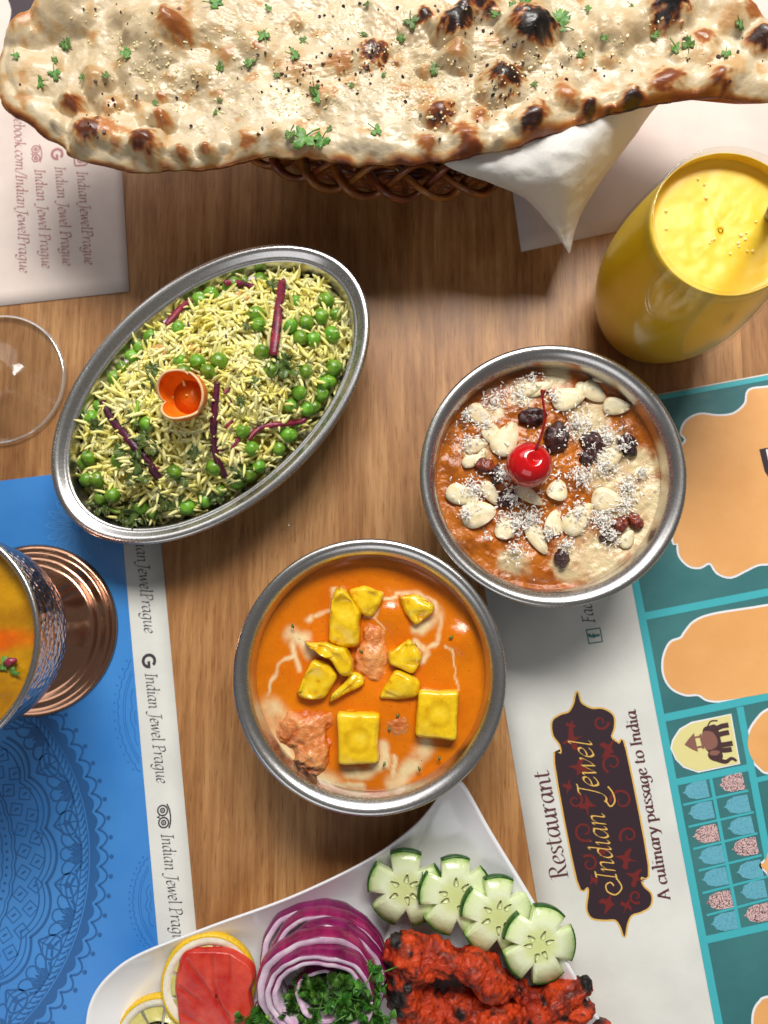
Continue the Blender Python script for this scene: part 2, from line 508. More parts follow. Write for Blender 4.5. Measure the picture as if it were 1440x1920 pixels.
M['cuke_skin'] = pmat('cucumber_skin', srgb(46, 98, 34), srgb(24, 64, 18), 300, 0.28, bump=0.0004, bscale=400)
M['cuke_seed'] = pmat('cucumber_seed', srgb(218, 226, 166), srgb(210, 220, 152), 300, 0.16, coat=0.3)
M['char'] = pmat('char', srgb(30, 26, 26), srgb(12, 10, 10), 500, 0.5, bump=0.001, bscale=900)
M['lentil'] = pmat('lentil', srgb(214, 162, 28), srgb(186, 128, 12), 300, 0.2)
M['drop'] = thin_glass('water')
t = NT('cucumber_flesh')
g = t.n('ShaderNodeVectorMath'); g.operation = 'LENGTH'
mp = t.n('ShaderNodeMapping'); mp.inputs['Scale'].default_value = (46, 46, 0)
t.l(t.coord(), mp.inputs[0]); t.l(mp.outputs[0], g.inputs[0])
f_ = t.math('ADD', g.outputs['Value'], t.math('MULTIPLY', t.noise(t.coord(), 260, 4), 0.22))
t.set(col=t.ramp(f_, [(0.1, srgb(206, 214, 140)), (0.45, srgb(214, 224, 160)), (0.6, srgb(226, 234, 196)), (0.9, srgb(214, 228, 172)), (1.0, srgb(150, 186, 90))]),
      rough=0.16, sss=0.12, ssss=0.003, sssr=(.8, 1, .5), coat=0.3, normal=t.bump(t.noise(t.coord(), 500, 4), 0.0002))
M['cuke'] = t.m

# ------------------------------------------------------------------ table
table = empty('table_top', (0, 0, 0), kind='structure')
seams = [-1400, -1000, -640, -330, -66, 212, 524, 818, 1112, 1408, 1700, 2060, 2500]
for a, b in zip(seams[:-1], seams[1:]):
    x0, x1 = U(a, 1000).x + 0.00002, U(b, 1000).x - 0.00002
    w, L, T, c = (x1 - x0) / 2, 0.75, 0.03, 0.00006
    V = [(-w, -L, -T), (w, -L, -T), (w, L, -T), (-w, L, -T), (-w, -L, -c), (w, -L, -c), (w, L, -c), (-w, L, -c),
         (-w + c, -L, 0), (w - c, -L, 0), (w - c, L, 0), (-w + c, L, 0)]
    F = [(0, 3, 2, 1), (0, 1, 5, 4), (1, 2, 6, 5), (2, 3, 7, 6), (3, 0, 4, 7), (4, 5, 9, 8), (5, 6, 10, 9), (6, 7, 11, 10), (7, 4, 8, 11), (8, 9, 10, 11)]
    mk('plank', V, F, M['wood'], table, loc=((x0 + x1) / 2, 0.03, 0), smooth=False)

# ------------------------------------------------------------------ print on paper
class Flat:
    """flat printed shapes at one height; every shape lies a hair above the one before"""
    def __init__(s, z): s.V, s.F, s.z, s.k = [], [], z, 0
    def zz(s):
        s.k += 1
        return s.z + (s.k % 9) * 0.000012
    def poly(s, P):
        z = s.zz(); o = len(s.V)
        s.V += [(p[0], p[1], z) for p in P]; s.F.append(tuple(range(o, o + len(P))))
    def strip(s, A, B):
        z = s.zz(); o = len(s.V); n = len(A)
        for p, q in zip(A, B): s.V += [(p[0], p[1], z), (q[0], q[1], z)]
        for i in range(n - 1): s.F.append((o + 2 * i, o + 2 * i + 1, o + 2 * i + 3, o + 2 * i + 2))
    def line(s, P, w, closed=False):
        P = np.asarray(P, float)[:, :2]
        if closed: P = np.vstack([P, P[:1]])
        T = np.gradient(P, axis=0)
        if closed: T[0] = T[-1] = P[1] - P[-2]
        T /= np.linalg.norm(T, axis=1)[:, None] + 1e-12
        N = np.stack([-T[:, 1], T[:, 0]], 1)
        w = np.broadcast_to(np.asarray(w, float), (len(P),))[:, None]
        s.strip(P - N * w / 2, P + N * w / 2)
    def disc(s, c, r, n=14):
        s.poly([(c[0] + r * math.cos(2 * pi * k / n), c[1] + r * math.sin(2 * pi * k / n)) for k in range(n)])
    def ring(s, c, r, w, n=40, a0=0, a1=2 * pi):
        s.line([(c[0] + r * math.cos(a), c[1] + r * math.sin(a)) for a in np.linspace(a0, a1, n)], w)
    def build(s, name, mat, parent):
        o = mk(name, s.V, s.F, mat, parent, smooth=False)
        for p in o.data.polygons:
            if p.normal.z < 0: p.flip()
        return o


GL = {
 'i': (.24, [[(.02,.37),(.09,.44),(.10,.2),(.10,.05),(.15,0),(.22,.07)], [(.11,.60),(.125,.63)]]),
 'n': (.47, [[(.01,.37),(.08,.44),(.09,.2),(.09,0)], [(.09,.24),(.2,.41),(.3,.43),(.34,.34),(.34,.06),(.38,0),(.46,.07)]]),
 'm': (.70, [[(.01,.37),(.08,.44),(.09,.2),(.09,0)], [(.09,.24),(.18,.41),(.27,.43),(.31,.34),(.31,0)], [(.31,.24),(.41,.41),(.5,.43),(.55,.34),(.55,.06),(.59,0),(.67,.07)]]),
 'd': (.46, [[(.34,.40),(.22,.45),(.09,.34),(.05,.15),(.13,0),(.25,.06),(.34,.24)], [(.27,.70),(.34,.72),(.35,.4),(.35,.06),(.39,0),(.46,.07)]]),
 'a': (.46, [[(.34,.41),(.21,.45),(.08,.34),(.05,.15),(.13,0),(.25,.07),(.34,.26)], [(.35,.45),(.345,.2),(.35,.05),(.39,0),(.46,.07)]]),
 'e': (.36, [[(.06,.20),(.2,.23),(.3,.32),(.27,.43),(.17,.44),(.06,.3),(.05,.13),(.13,0),(.24,.02),(.34,.11)]]),
 'w': (.58, [[(.0,.40),(.06,.43),(.10,.2),(.14,.01)], [(.14,.01),(.22,.2),(.30,.43)], [(.30,.43),(.33,.2),(.36,.01)], [(.36,.01),(.47,.18),(.54,.40),(.50,.45)]]),
 'l': (.23, [[(.02,.67),(.09,.72),(.10,.4),(.10,.06),(.14,0),(.21,.07)]]),
 'J': (.40, [[(.10,.62),(.18,.68),(.30,.67),(.42,.69)], [(.29,.67),(.28,.3),(.24,-.02),(.15,-.17),(.03,-.17),(-.02,-.11)]]),
 'P': (.48, [[(.14,.67),(.13,.3),(.13,0)], [(.03,0),(.24,0)], [(.03,.63),(.2,.69),(.36,.66),(.42,.53),(.34,.39),(.15,.33)]]),
 'r': (.33, [[(.01,.37),(.08,.44),(.09,.2),(.09,0)], [(.09,.24),(.18,.40),(.27,.45),(.32,.41)]]),
 'g': (.45, [[(.34,.41),(.21,.45),(.08,.34),(.05,.16),(.13,.02),(.25,.08),(.34,.26)], [(.35,.45),(.34,.1),(.32,-.12),(.22,-.23),(.09,-.21),(.04,-.13)]]),
 'u': (.46, [[(.01,.37),(.08,.44),(.085,.15),(.13,0),(.25,.06),(.34,.24)], [(.34,.45),(.345,.2),(.35,.05),(.39,0),(.46,.07)]]),
 'I': (.27, [[(.14,.67),(.13,.3),(.13,0)], [(.04,.67),(.24,.67)], [(.03,0),(.23,0)]]),
 'R': (.53, [[(.14,.67),(.13,.3),(.13,0)], [(.03,0),(.24,0)], [(.03,.63),(.2,.69),(.36,.66),(.42,.53),(.34,.40),(.15,.35)], [(.24,.35),(.36,.12),(.45,.01),(.54,.01)]]),
 's': (.31, [[(.28,.39),(.18,.45),(.08,.38),(.11,.28),(.23,.18),(.25,.07),(.14,0),(.03,.06)]]),
 't': (.30, [[(.13,.58),(.115,.3),(.11,.08),(.17,0),(.27,.07)], [(.02,.43),(.27,.44)]]),
 'A': (.56, [[(.26,.70),(.16,.36),(.05,0)], [(.26,.70),(.37,.36),(.48,0)], [(.13,.24),(.41,.24)], [(-.02,0),(.13,0)], [(.40,0),(.56,0)]]),
 'c': (.35, [[(.31,.38),(.22,.45),(.09,.36),(.05,.16),(.12,0),(.22,.01),(.32,.10)]]),
 'y': (.42, [[(.02,.42),(.08,.42),(.14,.2),(.20,.03)], [(.38,.45),(.29,.2),(.19,-.02),(.09,-.2),(.0,-.18)]]),
 'p': (.45, [[(.01,.37),(.08,.44),(.09,.1),(.09,-.22)], [(.02,-.22),(.17,-.22)], [(.09,.30),(.2,.44),(.33,.38),(.37,.2),(.29,.03),(.17,0),(.09,.06)]]),
 'o': (.42, [[(.20,.45),(.08,.36),(.05,.18),(.11,.02),(.21,0),(.33,.1),(.36,.28),(.30,.42),(.20,.45)]]),
 'f': (.30, [[(.36,.66),(.28,.72),(.19,.6),(.15,.3),(.11,-.08),(.03,-.21)], [(.03,.43),(.29,.44)]]),
 'b': (.43, [[(.02,.67),(.09,.72),(.09,.3),(.09,.04)], [(.09,.28),(.2,.44),(.32,.40),(.36,.22),(.28,.03),(.17,0),(.09,.05)]]),
 'k': (.43, [[(.02,.67),(.09,.72),(.09,.3),(.09,0)], [(.33,.44),(.2,.3),(.09,.22)], [(.16,.27),(.28,.08),(.38,0),(.44,.06)]]),
 'F': (.45, [[(.14,.67),(.13,.3),(.13,0)], [(.03,0),(.24,0)], [(.05,.67),(.43,.67)], [(.13,.36),(.35,.36)]]),
 '.': (.16, [[(.06,.01),(.085,.04)]]),
 '/': (.30, [[(.02,-.08),(.30,.74)]]),
 ' ': (.22, []),
}


def write(fl, text, p0, p1, cap, slant=0.22, pen=0.085, nib=38, track=0.0, flip=1):
    """pen strokes along the baseline p0 -> p1 (table points); cap height in metres"""
    p0, p1 = np.array(p0[:2]), np.array(p1[:2])
    e = p1 - p0; L = np.linalg.norm(e); e /= L
    up = np.array([-e[1], e[0]]) * flip
    tot = sum(GL[c][0] + track for c in text)
    sx, sy = L / tot, cap / 0.68
    na = R_(nib)
    nv = np.array([math.cos(na), math.sin(na)]) * pen / 2
    x = 0
    for c in text:
        adv, strokes = GL[c]
        for st in strokes:
            P = smooth_line(st, 5)
            P = np.column_stack([P[:, 0] + slant * P[:, 1] + x, P[:, 1]])
            def tr(Q): return p0 + np.outer(Q[:, 0] * sx, e) + np.outer(Q[:, 1] * sy, up)
            thin = np.array([-nv[1], nv[0]]) * 0.22
            A, B = P - nv, P + nv
            fl.strip(tr(A), tr(B))
            fl.strip(tr(P - nv * 0.6 - thin), tr(P + nv * 0.6 + thin))
        x += adv + track


def icon_frame(p, e, size):
    p = np.array(p[:2]); e = np.array(e[:2]); e = e / np.linalg.norm(e); up = np.array([-e[1], e[0]])
    return lambda x, y: p + (e * x + up * y) * size


def icon_g(fl, p, e, size):
    f = icon_frame(p, e, size)
    fl.line([f(.42 * math.cos(a), .42 * math.sin(a)) for a in np.linspace(R_(42), R_(352), 30)], size * .22)
    fl.line([f(.02, -.02), f(.52, -.02)], size * .2)


def icon_owl(fl, p, e, size):
    f = icon_frame(p, e, size)
    for sx in (-.36, .36):
        fl.line([f(sx + .3 * math.cos(a), -.08 + .3 * math.sin(a)) for a in np.linspace(0, 2 * pi, 28)], size * .09)
        fl.line([f(sx + .13 * math.cos(a), -.08 + .13 * math.sin(a)) for a in np.linspace(0, 2 * pi, 18)], size * .08)
        fl.disc(f(sx, -.08), size * .05)
    fl.line([f(-.72, .22), f(-.4, .34), f(0, .38), f(.4, .34), f(.72, .22)], size * .09)
    fl.poly([f(-.1, -.3), f(.1, -.3), f(0, -.48)])


def icon_camera(fl, p, e, size):
    f = icon_frame(p, e, size)
    pts = []
    for cx, cy, a0 in ((.3, .3, 0), (-.3, .3, 90), (-.3, -.3, 180), (.3, -.3, 270)):
        pts += [f(cx + .2 * math.cos(R_(a0 + k * 18)), cy + .2 * math.sin(R_(a0 + k * 18))) for k in range(6)]
    fl.line(pts, size * .12, closed=True)
    fl.line([f(.24 * math.cos(a), .24 * math.sin(a)) for a in np.linspace(0, 2 * pi, 24)], size * .11)
    fl.disc(f(.3, .3), size * .06)


def sheet(parent, corners, mat, z, name='paper_sheet', n=24, lift=None, th=0.00025):
    """paper with a thickness; corners in table points, in order round the sheet"""
    c = [np.array(p[:2]) for p in corners]
    V = []
    for lay in (0, 1):
        for i in range(n + 1):
            for j in range(n + 1):
                u, v = i / n, j / n
                p = (c[0] * (1 - u) + c[1] * u) * (1 - v) + (c[3] * (1 - u) + c[2] * u) * v
                h = lift(u, v) if lift else 0
                V.append((p[0], p[1], z + h - lay * th))
    F, m = [], (n + 1) ** 2
    ix = lambda i, j, l: l * m + i * (n + 1) + j
    for i in range(n):
        for j in range(n):
            F.append((ix(i, j, 0), ix(i + 1, j, 0), ix(i + 1, j + 1, 0), ix(i, j + 1, 0)))
            F.append((ix(i, j, 1), ix(i, j + 1, 1), ix(i + 1, j + 1, 1), ix(i + 1, j, 1)))
    for i in range(n):
        F += [(ix(i, 0, 0), ix(i, 0, 1), ix(i + 1, 0, 1), ix(i + 1, 0, 0)), (ix(i, n, 0), ix(i + 1, n, 0), ix(i + 1, n, 1), ix(i, n, 1)),
              (ix(0, i, 0), ix(0, i + 1, 0), ix(0, i + 1, 1), ix(0, i, 1)), (ix(n, i, 0), ix(n, i, 1), ix(n, i + 1, 1), ix(n, i + 1, 0))]
    o = mk(name, V, F, mat, parent)
    return o


S0 = 1 / PM(700, 1200)          # metres per photo pixel on the table
ZP = 0.0006                      # top of the paper

# --- blue placemat -----------------------------------------------------------
bm_ = empty('blue_placemat', (0, 0, 0), 'blue paper placemat with mandala print and white lettered edge, at left', 'placemat')
c_tr, c_br = U(289, 866), U(408, 2180)
e_d = (c_br - c_tr).normalized(); e_l = Vector((-abs(e_d.y), -e_d.x, 0)) if False else Vector((e_d.y, -e_d.x, 0))
if e_l.x > 0: e_l = -e_l
Wm = 0.30
sheet(bm_, [c_tr, c_tr + e_l * Wm, c_tr + e_l * Wm + e_d * 0.42, c_tr + e_d * 0.42], M['paper'], ZP)
sw = (U(303, 1020) - U(232, 1020)).length
f = Flat(ZP + 0.0001)
p_ = [c_tr + e_l * sw, c_tr + e_l * Wm, c_tr + e_l * Wm + e_d * 0.42, c_tr + e_l * (sw - .001) + e_d * 0.42]
f.poly(p_); f.build('blue_panel', M['blue'], bm_)
PZ = ZP + 0.00024
mc = np.array(U(-221, 1620)[:2]); px = (U(209, 1620) - U(-221, 1620)).length / 430
f = Flat(PZ)
pol = lambda r, a: mc + px * r * np.array([math.cos(a), math.sin(a)])
A0, A1 = R_(-62), R_(46)
NS = 78
for k in range(NS):
    a = 2 * pi * (k + .5) / NS
    a = (a + pi) % (2 * pi) - pi
    if A0 < a < A1: f.disc(pol(431, a), 4.2 * px, 12)
th = np.linspace(A0, A1, 900)
sc_ = np.abs(np.sin(th * NS / 2 + pi / 2 * 0))
f.line([pol(424 - 16 * abs(math.sin((a) * NS / 2)) ** 0.7 * -1 - 16, a) for a in th], 3.6 * px)
f.strip([pol(391, a) for a in th], [pol(402 + 8 * abs(math.sin(a * NS / 2)) * 1, a) for a in th])
f.line([pol(388, a) for a in th], 1.6 * px)
f.line([pol(374, a) for a in th], 2.2 * px)
k = 0
for a in np.arange(A0, A1, R_(1.9)):
    P = smooth_line([pol(375, a), pol(381, a + R_(0.5)), pol(387, a + R_(2.0))], 4)
    f.line(P, np.linspace(2.0, 4.0, len(P)) * px)
NF = 20
for k in range(-4, 4):
    a = 2 * pi * k / NF + R_(3.5)
    # a flower that fans out of the rope ring towards the centre
    for da, L in ((-8.2, 26), (-4.4, 37), (0, 40), (4.4, 37), (8.2, 26)):
        w = R_(2.0)
        P = [pol(376, a + R_(da * .25)), pol(376 - L * .55, a + R_(da * .7) - w), pol(376 - L * .9, a + R_(da) - w * .75), pol(376 - L, a + R_(da)),
             pol(376 - L * .9, a + R_(da) + w * .75), pol(376 - L * .55, a + R_(da * .7) + w), pol(376, a + R_(da * .25))]
        f.line(smooth_line(P, 4), 2.6 * px)
    for da, L in ((-6, 15), (-3.0, 22), (0, 24), (3.0, 22), (6, 15)):
        w = R_(.75)
        P = [pol(377, a + R_(da * .4) - w), pol(377 - L * .6, a + R_(da * .8) - w), pol(377 - L, a + R_(da * .8)), pol(377 - L * .6, a + R_(da * .8) + w), pol(377, a + R_(da * .4) + w)]
        f.poly(P)
    # a leaf between the flowers
    b = a + pi / NF
    P = [pol(374, b), pol(366, b - R_(3.0)), pol(350, b - R_(3.3)), pol(336, b - R_(1.3)), pol(329, b), pol(336, b + R_(1.3)), pol(350, b + R_(3.3)), pol(366, b + R_(3.0)), pol(374, b)]
    f.line(smooth_line(P, 4), 3.4 * px)
    f.line([pol(330, b), pol(372, b)], 2.2 * px)
    for r in (344, 353, 362):
        for s_ in (-1, 1): f.line([pol(r - 6, b), pol(r, b + s_ * R_(2.4))], 1.8 * px)
NB = 20
def scal(r0, amp, w):
    f.line([pol(r0 + amp * abs(math.cos((a - R_(3.5)) * NB / 2 * 1.0 + pi / 2 * 0)) ** 0.8, a) for a in th], w * px)
scal(312, 17, 5.0); scal(302, 16, 2.2); scal(292, 15, 2.2)
ND = 44
for r, off, n_ in ((293, 0, 44), (268, .5, 44)):
    for k in range(-8, 7):
        a = 2 * pi * (k + off) / n_ + R_(1.5)
        c = pol(r, a); d = 14.5 * px
        ca, sa = math.cos(a + .2), math.sin(a + .2)
        sq = lambda s: [c + s * d * np.array([ca * x - sa * y, sa * x + ca * y]) for x, y in ((1, 0.12), (-.1, 1), (-1, -.12), (.1, -1))]
        f.line(np.array(sq(1.0)), 2.4 * px, closed=True)
        f.poly(smooth_line([c + .42 * d * np.array([-.8, -.5]), c + .2 * d * np.array([.4, -.6]), c + .42 * d * np.array([.8, .5]), c + .2 * d * np.array([-.4, .6])], 4, True))
for r, w in ((250, 2.4), (244, 1.6), (226, 1.6)): f.line([pol(r + 3 * abs(math.sin(a * 24)), a) for a in th], w * px)
for a in np.arange(A0, A1, R_(3.4)): f.disc(pol(236, a), 2.6 * px, 10)
for a in np.arange(A0, A1, R_(12)):
    f.line(smooth_line([pol(222, a - R_(5)), pol(204, a - R_(4)), pol(196, a), pol(204, a + R_(4)), pol(222, a + R_(5))], 5), 2.4 * px)
f.build('mandala_print', M['blue_dark'], bm_)
# two fainter mandalas near the white strip and a pale flower
for (cx, cy, rr, a0, a1) in ((372, 1685, 118, 120, 226), (400, 1325, 178, 148, 222)):
    f = Flat(PZ)
    c = np.array(U(cx, cy)[:2])
    q = lambda r, a: c + px * r * np.array([math.cos(a), math.sin(a)])
    t_ = np.linspace(R_(a0), R_(a1), 260)
    lim = lambda a, r: True
    for r, am, n_, w in ((rr, 3, 60, 1.6), (rr - 8, 0, 1, 1.2), (rr - 12, 0, 1, 1.2), (rr - 26, 5, 22, 1.4), (rr - 34, 5, 22, 1.2)):
        P = [q(r + am * abs(math.sin(a * n_ / 2)), a) for a in t_]
        P = [p for p in P if (Vector((*p, 0)) - c_tr).dot(e_l) > sw + .001]
        if len(P) > 5: f.line(P, w * px)
    for a in np.arange(R_(a0), R_(a1), R_(5)):
        p = q(rr + 9, a)
        if (Vector((*p, 0)) - c_tr).dot(e_l) > sw + .002: f.disc(p, 1.8 * px, 8)
    f.build('mandala_print', M['blue_mid'], bm_)
f = Flat(PZ)
c = np.array(U(150, 985)[:2])
for k in range(16):
    a = 2 * pi * k / 16
    q = lambda r, b: c + px * r * np.array([math.cos(b), math.sin(b)])
    f.line(smooth_line([q(14, a), q(44, a - .16), q(66, a), q(44, a + .16), q(14, a)], 5), 1.6 * px)
    f.line(smooth_line([q(20, a), q(40, a - .07), q(54, a), q(40, a + .07), q(20, a)], 4), 1.2 * px)
f.build('flower_print', M['blue_light'], bm_)
f = Flat(ZP + 0.00012)
for tx_, pa, pb in (('IndianJewelPrague', (252, 985), (272, 1187)), ('Indian Jewel Prague', (273, 1262), (295, 1468)), ('Indian Jewel Prague', (303, 1563), (327, 1775))):
    f = Flat(ZP + 0.00012); write(f, tx_, U(*pa), U(*pb), 22 * S0); f.build('lettering', M['ink'], bm_)
f = Flat(ZP + 0.00012)
icon_g(f, U(280, 1239), e_d, 26 * S0)
f.build('letter_icon', M['ink'], bm_)
f = Flat(ZP + 0.00012)
icon_owl(f, U(309, 1530), e_d, 30 * S0)
f.build('owl_icon', M['ink'], bm_)

# --- teal placemat -----------------------------------------------------------
tm = empty('teal_placemat', (0, 0, 0), 'teal and peach patterned paper placemat with white logo border, at right', 'placemat')
e_dn = (U(1330, 1870) - U(1185, 1100)).normalized()
e_rt = Vector((-e_dn.y, e_dn.x, 0))
if e_rt.x < 0: e_rt = -e_rt
p_top = U(1245, 748); p_top = p_top + e_rt * (-(p_top - U(1118, 748)).dot(e_rt))
# left edge of the white border passes (945,1390) and (1015,1690)
lft = lambda p: (U(985, 1560) - p).dot(e_rt)
o_ = U(1245, 748); o_ = o_ + e_rt * lft(o_)
tl = U(1138, 852)
tl = o_
dr = (U(1440, 712) - U(1245, 748)).normalized()
sheet(tm, [tl, tl + dr * 0.34, tl + dr * 0.34 + e_dn * 0.42, tl + e_dn * 0.42], M['paper'], ZP)
tx = lambda X, Y: U(X, Y)
ZT = ZP + 0.0001
bl0 = U(1185, 1100) + e_dn * -((U(1185, 1100) - tl).dot(e_dn) - 0.0005)
dd = (bl0 - tl).dot(e_rt) / dr.dot(e_rt)
bl0 = tl + dr * dd + e_dn * 0.0008
f = Flat(ZT); f.poly([bl0, tl + dr * 0.339 + e_dn * .0008, tl + dr * 0.339 + e_dn * 0.4195, bl0 + e_dn * 0.4187]); f.build('teal_panel', M['teal'], tm)
f = Flat(ZT + 0.0001)
bar = lambda a, b, w: f.line([a, (np.array(a) + np.array(b)) / 2, b], w * S0)
off = e_rt * (7 * S0)
bar(bl0 + off, bl0 + off + e_dn * 0.418, 14)
bar(bl0 + e_dn * .0016 + dr * .0, tl + dr * 0.339 + e_dn * .0024, 9)
bar(U(1200, 1157), U(1460, 1106), 14)
bar(U(1238, 1347), U(1460, 1301), 14)
bar(U(1386, 1325), U(1452, 1680), 13)
bar(U(1262, 1467), U(1404, 1438), 12)
bar(U(1405, 1465), U(1460, 1452), 9)
bar(U(1318, 1762), U(1470, 1728), 13)
lc = [(1303, 1482), (1313, 1521), (1322, 1564), (1332, 1604), (1339, 1645), (1347, 1688), (1356, 1728)]
rc = [(1370, 1468), (1380, 1509), (1387, 1549), (1395, 1588), (1404, 1631), (1411, 1669), (1418, 1712)]
bar(U(1331, 1457), U(1388, 1752), 6)
for i in range(6):
    y = lambda a, b: (a[1] + b[1]) / 2
    bar(U(lc[i][0] - 23, y(lc[i], lc[i + 1]) + 7), U(rc[i][0] + 32, y(rc[i], rc[i + 1]) - 7), 4)
f.build('turquoise_line_print', M['turquoise'], tm)


def grow(P, d):
    P = np.asarray(P, float)[:, :2]
    T = np.roll(P, -1, 0) - np.roll(P, 1, 0); T /= np.linalg.norm(T, axis=1)[:, None] + 1e-12
    N = np.stack([T[:, 1], -T[:, 0]], 1)
    ar = np.sum(P[:, 0] * np.roll(P[:, 1], -1) - np.roll(P[:, 0], -1) * P[:, 1])
    return P + N * d * (1 if ar > 0 else -1)


def cartouche(pts, k=5, w=4):
    P = smooth_line([U(*p) for p in pts], k, True)
    a = Flat(ZT + 0.00012); a.poly(grow(P, w * S0)); a.build('cartouche_outline', M['white_print'], tm)
    b = Flat(ZT + 0.00024); b.poly(P); b.build('cartouche_print', M['peach'], tm)


cartouche([(1600, 700), (1500, 716), (1440, 727), (1404, 733), (1397, 758), (1375, 777), (1345, 781), (1312, 778), (1287, 790), (1277, 812), (1286, 826), (1268, 850), (1258, 900), (1256, 960),
           (1262, 1015), (1270, 1020), (1274, 1042), (1291, 1060), (1311, 1063), (1330, 1055), (1345, 1074), (1369, 1081), (1396, 1069), (1420, 1058), (1445, 1056), (1520, 1050), (1600, 1030)], 4)
cartouche([(1600, 1105), (1440, 1136), (1340, 1152), (1302, 1166), (1284, 1186), (1276, 1197), (1256, 1206), (1244, 1234), (1245, 1265), (1259, 1289), (1284, 1301), (1308, 1301), (1326, 1311), (1358, 1312), (1440, 1299), (1600, 1270)], 4)
cartouche([(1560, 1300), (1450, 1327), (1418, 1350), (1402, 1381), (1404, 1411), (1421, 1436), (1450, 1447), (1560, 1425)], 5)
cartouche([(1500, 1570), (1445, 1590), (1434, 1612), (1425, 1622), (1437, 1634), (1452, 1655), (1500, 1650)], 4, 3)
cartouche([(1560, 1850), (1445, 1868), (1424, 1878), (1413, 1898), (1412, 1930), (1418, 1960), (1560, 1950)], 5)
a = Flat(ZT + 0.00036); a.poly([U(1422, 843), U(1450, 838), U(1500, 860), U(1470, 905), U(1444, 902), U(1432, 884)]); a.build('dark_motif_print', M['plaque'], tm)
a = Flat(ZT + 0.00048); a.line([U(1436, 843), U(1442, 870), U(1458, 893)], 4 * S0); a.build('motif_line_print', M['white_print'], tm)
# arch-shaped little panels, their points to the left
e_up = (U(1303, 1482) - U(1303 + 55, 1482 - 10)).normalized(); e_sd = Vector((-e_up.y, e_up.x, 0))
def arch(c, L, Wd, wob=0):
    P = []
    for k in range(25):
        a = -pi / 2 + pi * k / 24
        s = math.sin(a); r = math.cos(a)
        y = s * Wd * (1 + (0.03 * math.sin(a * 9 + pi / 2) if wob else 0))
        x = (r ** 0.8) * L * 0.62 * (1 + (0.03 * math.cos(a * 8) if wob else 0)) + (0.10 * L if abs(s) < .12 else 0)
        P.append(c + e_up * (x * 1.25 - 0.25 * L) + e_sd * y)
    P.append(c - e_up * L * .75 + e_sd * Wd); P.append(c - e_up * L * .75 - e_sd * Wd)
    return P
for i in range(7):
    for col, pink in ((lc, (2, 5)), (rc, (0, 3, 6))):
        P = arch(U(col[i][0] - 2, col[i][1]), 33 * S0, 15.0 * S0, 1)
        a = Flat(ZT + 0.00012); a.poly(P)
        a.build('arch_panel_print', M['arch_pink'] if i in pink else M['arch_blue'], tm)
P = arch(U(1324, 1394), 66 * S0, 45 * S0)
P = [U(1259, 1402), U(1262, 1388), U(1275, 1368), U(1296, 1356), U(1368, 1340), U(1384, 1430), U(1308, 1445), U(1282, 1436), U(1268, 1422)]
a = Flat(ZT + 0.00012); a.poly(grow(np.array([p[:2] for p in P]), 3 * S0)); a.build('arch_outline', M['white_print'], tm)
a = Flat(ZT + 0.00024); a.poly(P); a.build('arch_ground_print', M['yellow_print'], tm)
# elephant seen from the side, its back towards the arch point
ec = U(1340, 1390); eu = e_up; es = e_sd          # es: towards the head
E = lambda x, y: ec + (eu * y + es * x) * S0        # x along body (head +), y up
a = Flat(ZT + 0.00036)
a.poly(smooth_line([E(-30, 4), E(-27, 16), E(-10, 22), E(10, 20), E(20, 10), E(20, -6), E(8, -10), E(-20, -10), E(-30, -6)], 4, True))
a.poly(smooth_line([E(16, 16), E(26, 18), E(34, 8), E(33, -4), E(24, -8), E(16, -2)], 4, True))
a.line(smooth_line([E(31, 4), E(38, -10), E(34, -22), E(40, -30)], 5), np.linspace(9, 4, 16) * S0)
for x, y in ((-25, -30), (-12, -28), (8, -30), (18, -26)):
    a.line([E(x * .9, -6), E(x, (y - 6) / 2), E(x, y)], 9 * S0)
a.line(smooth_line([E(-29, 8), E(-37, 0), E(-36, -12)], 5), 2.5 * S0)
a.build('elephant_print', M['elephant'], tm)
a = Flat(ZT + 0.00048)
a.poly(smooth_line([E(-20, 20), E(-18, 2), E(-2, -4), E(10, 2), E(10, 20)], 4, True))
a.poly(smooth_line([E(14, 10), E(20, 16), E(24, 4), E(18, -4)], 4, True))
for x in (-14, 4): a.line([E(x, 22), E(x, 36)], 3 * S0)
a.poly([E(-22, 35), E(12, 35), E(4, 46), E(-5, 56), E(-14, 46)])
a.line([E(-18, 24), E(8, 24)], 4 * S0)
a.build('howdah_print', M['elephant2'], tm)
# logo plaque
zq = [(370, 497), (378, 520), (388, 545), (430, 568), (480, 570), (523, 598), (526, 648), (515, 690), (548, 718), (576, 742), (672, 1240), (642, 1288), (652, 1328), (685, 1362), (681, 1410), (642, 1436), (602, 1450), (583, 1488), (572, 1542),
      (556, 1500), (532, 1470), (482, 1470), (432, 1460), (413, 1420), (420, 1360), (415, 1330), (370, 1300), (275, 800), (302, 760), (296, 720), (268, 680), (265, 622), (300, 595), (335, 583), (356, 548), (362, 520)]
P = smooth_line([U(920 + x * .4373, 1080 + y * .4375) for x, y in zq], 4, True)
a = Flat(ZT); a.poly(grow(P, 3.2 * S0)); a.build('plaque_outline', M['gold'], tm)
a = Flat(ZT + 0.00012); a.poly(P); a.build('plaque_print', M['plaque'], tm)
a = Flat(ZT + 0.00024)
Z4 = lambda x, y: U(920 + x * .4373, 1080 + y * .4375)
for cx, cy, r, ph in ((470, 625, 34, 0), (520, 800, 44, 2), (400, 1090, 46, 1), (560, 960, 50, 3), (420, 1230, 38, 4), (590, 1110, 40, 2.5), (360, 960, 34, 5), (620, 1370, 30, 1)):
    a.line([Z4(cx + r * (1 - .75 * t) * math.cos(ph + 7 * t), cy + r * (1 - .75 * t) * math.sin(ph + 7 * t)) for t in np.linspace(0, 1, 26)], np.linspace(9, 4, 26) * S0 * .55)
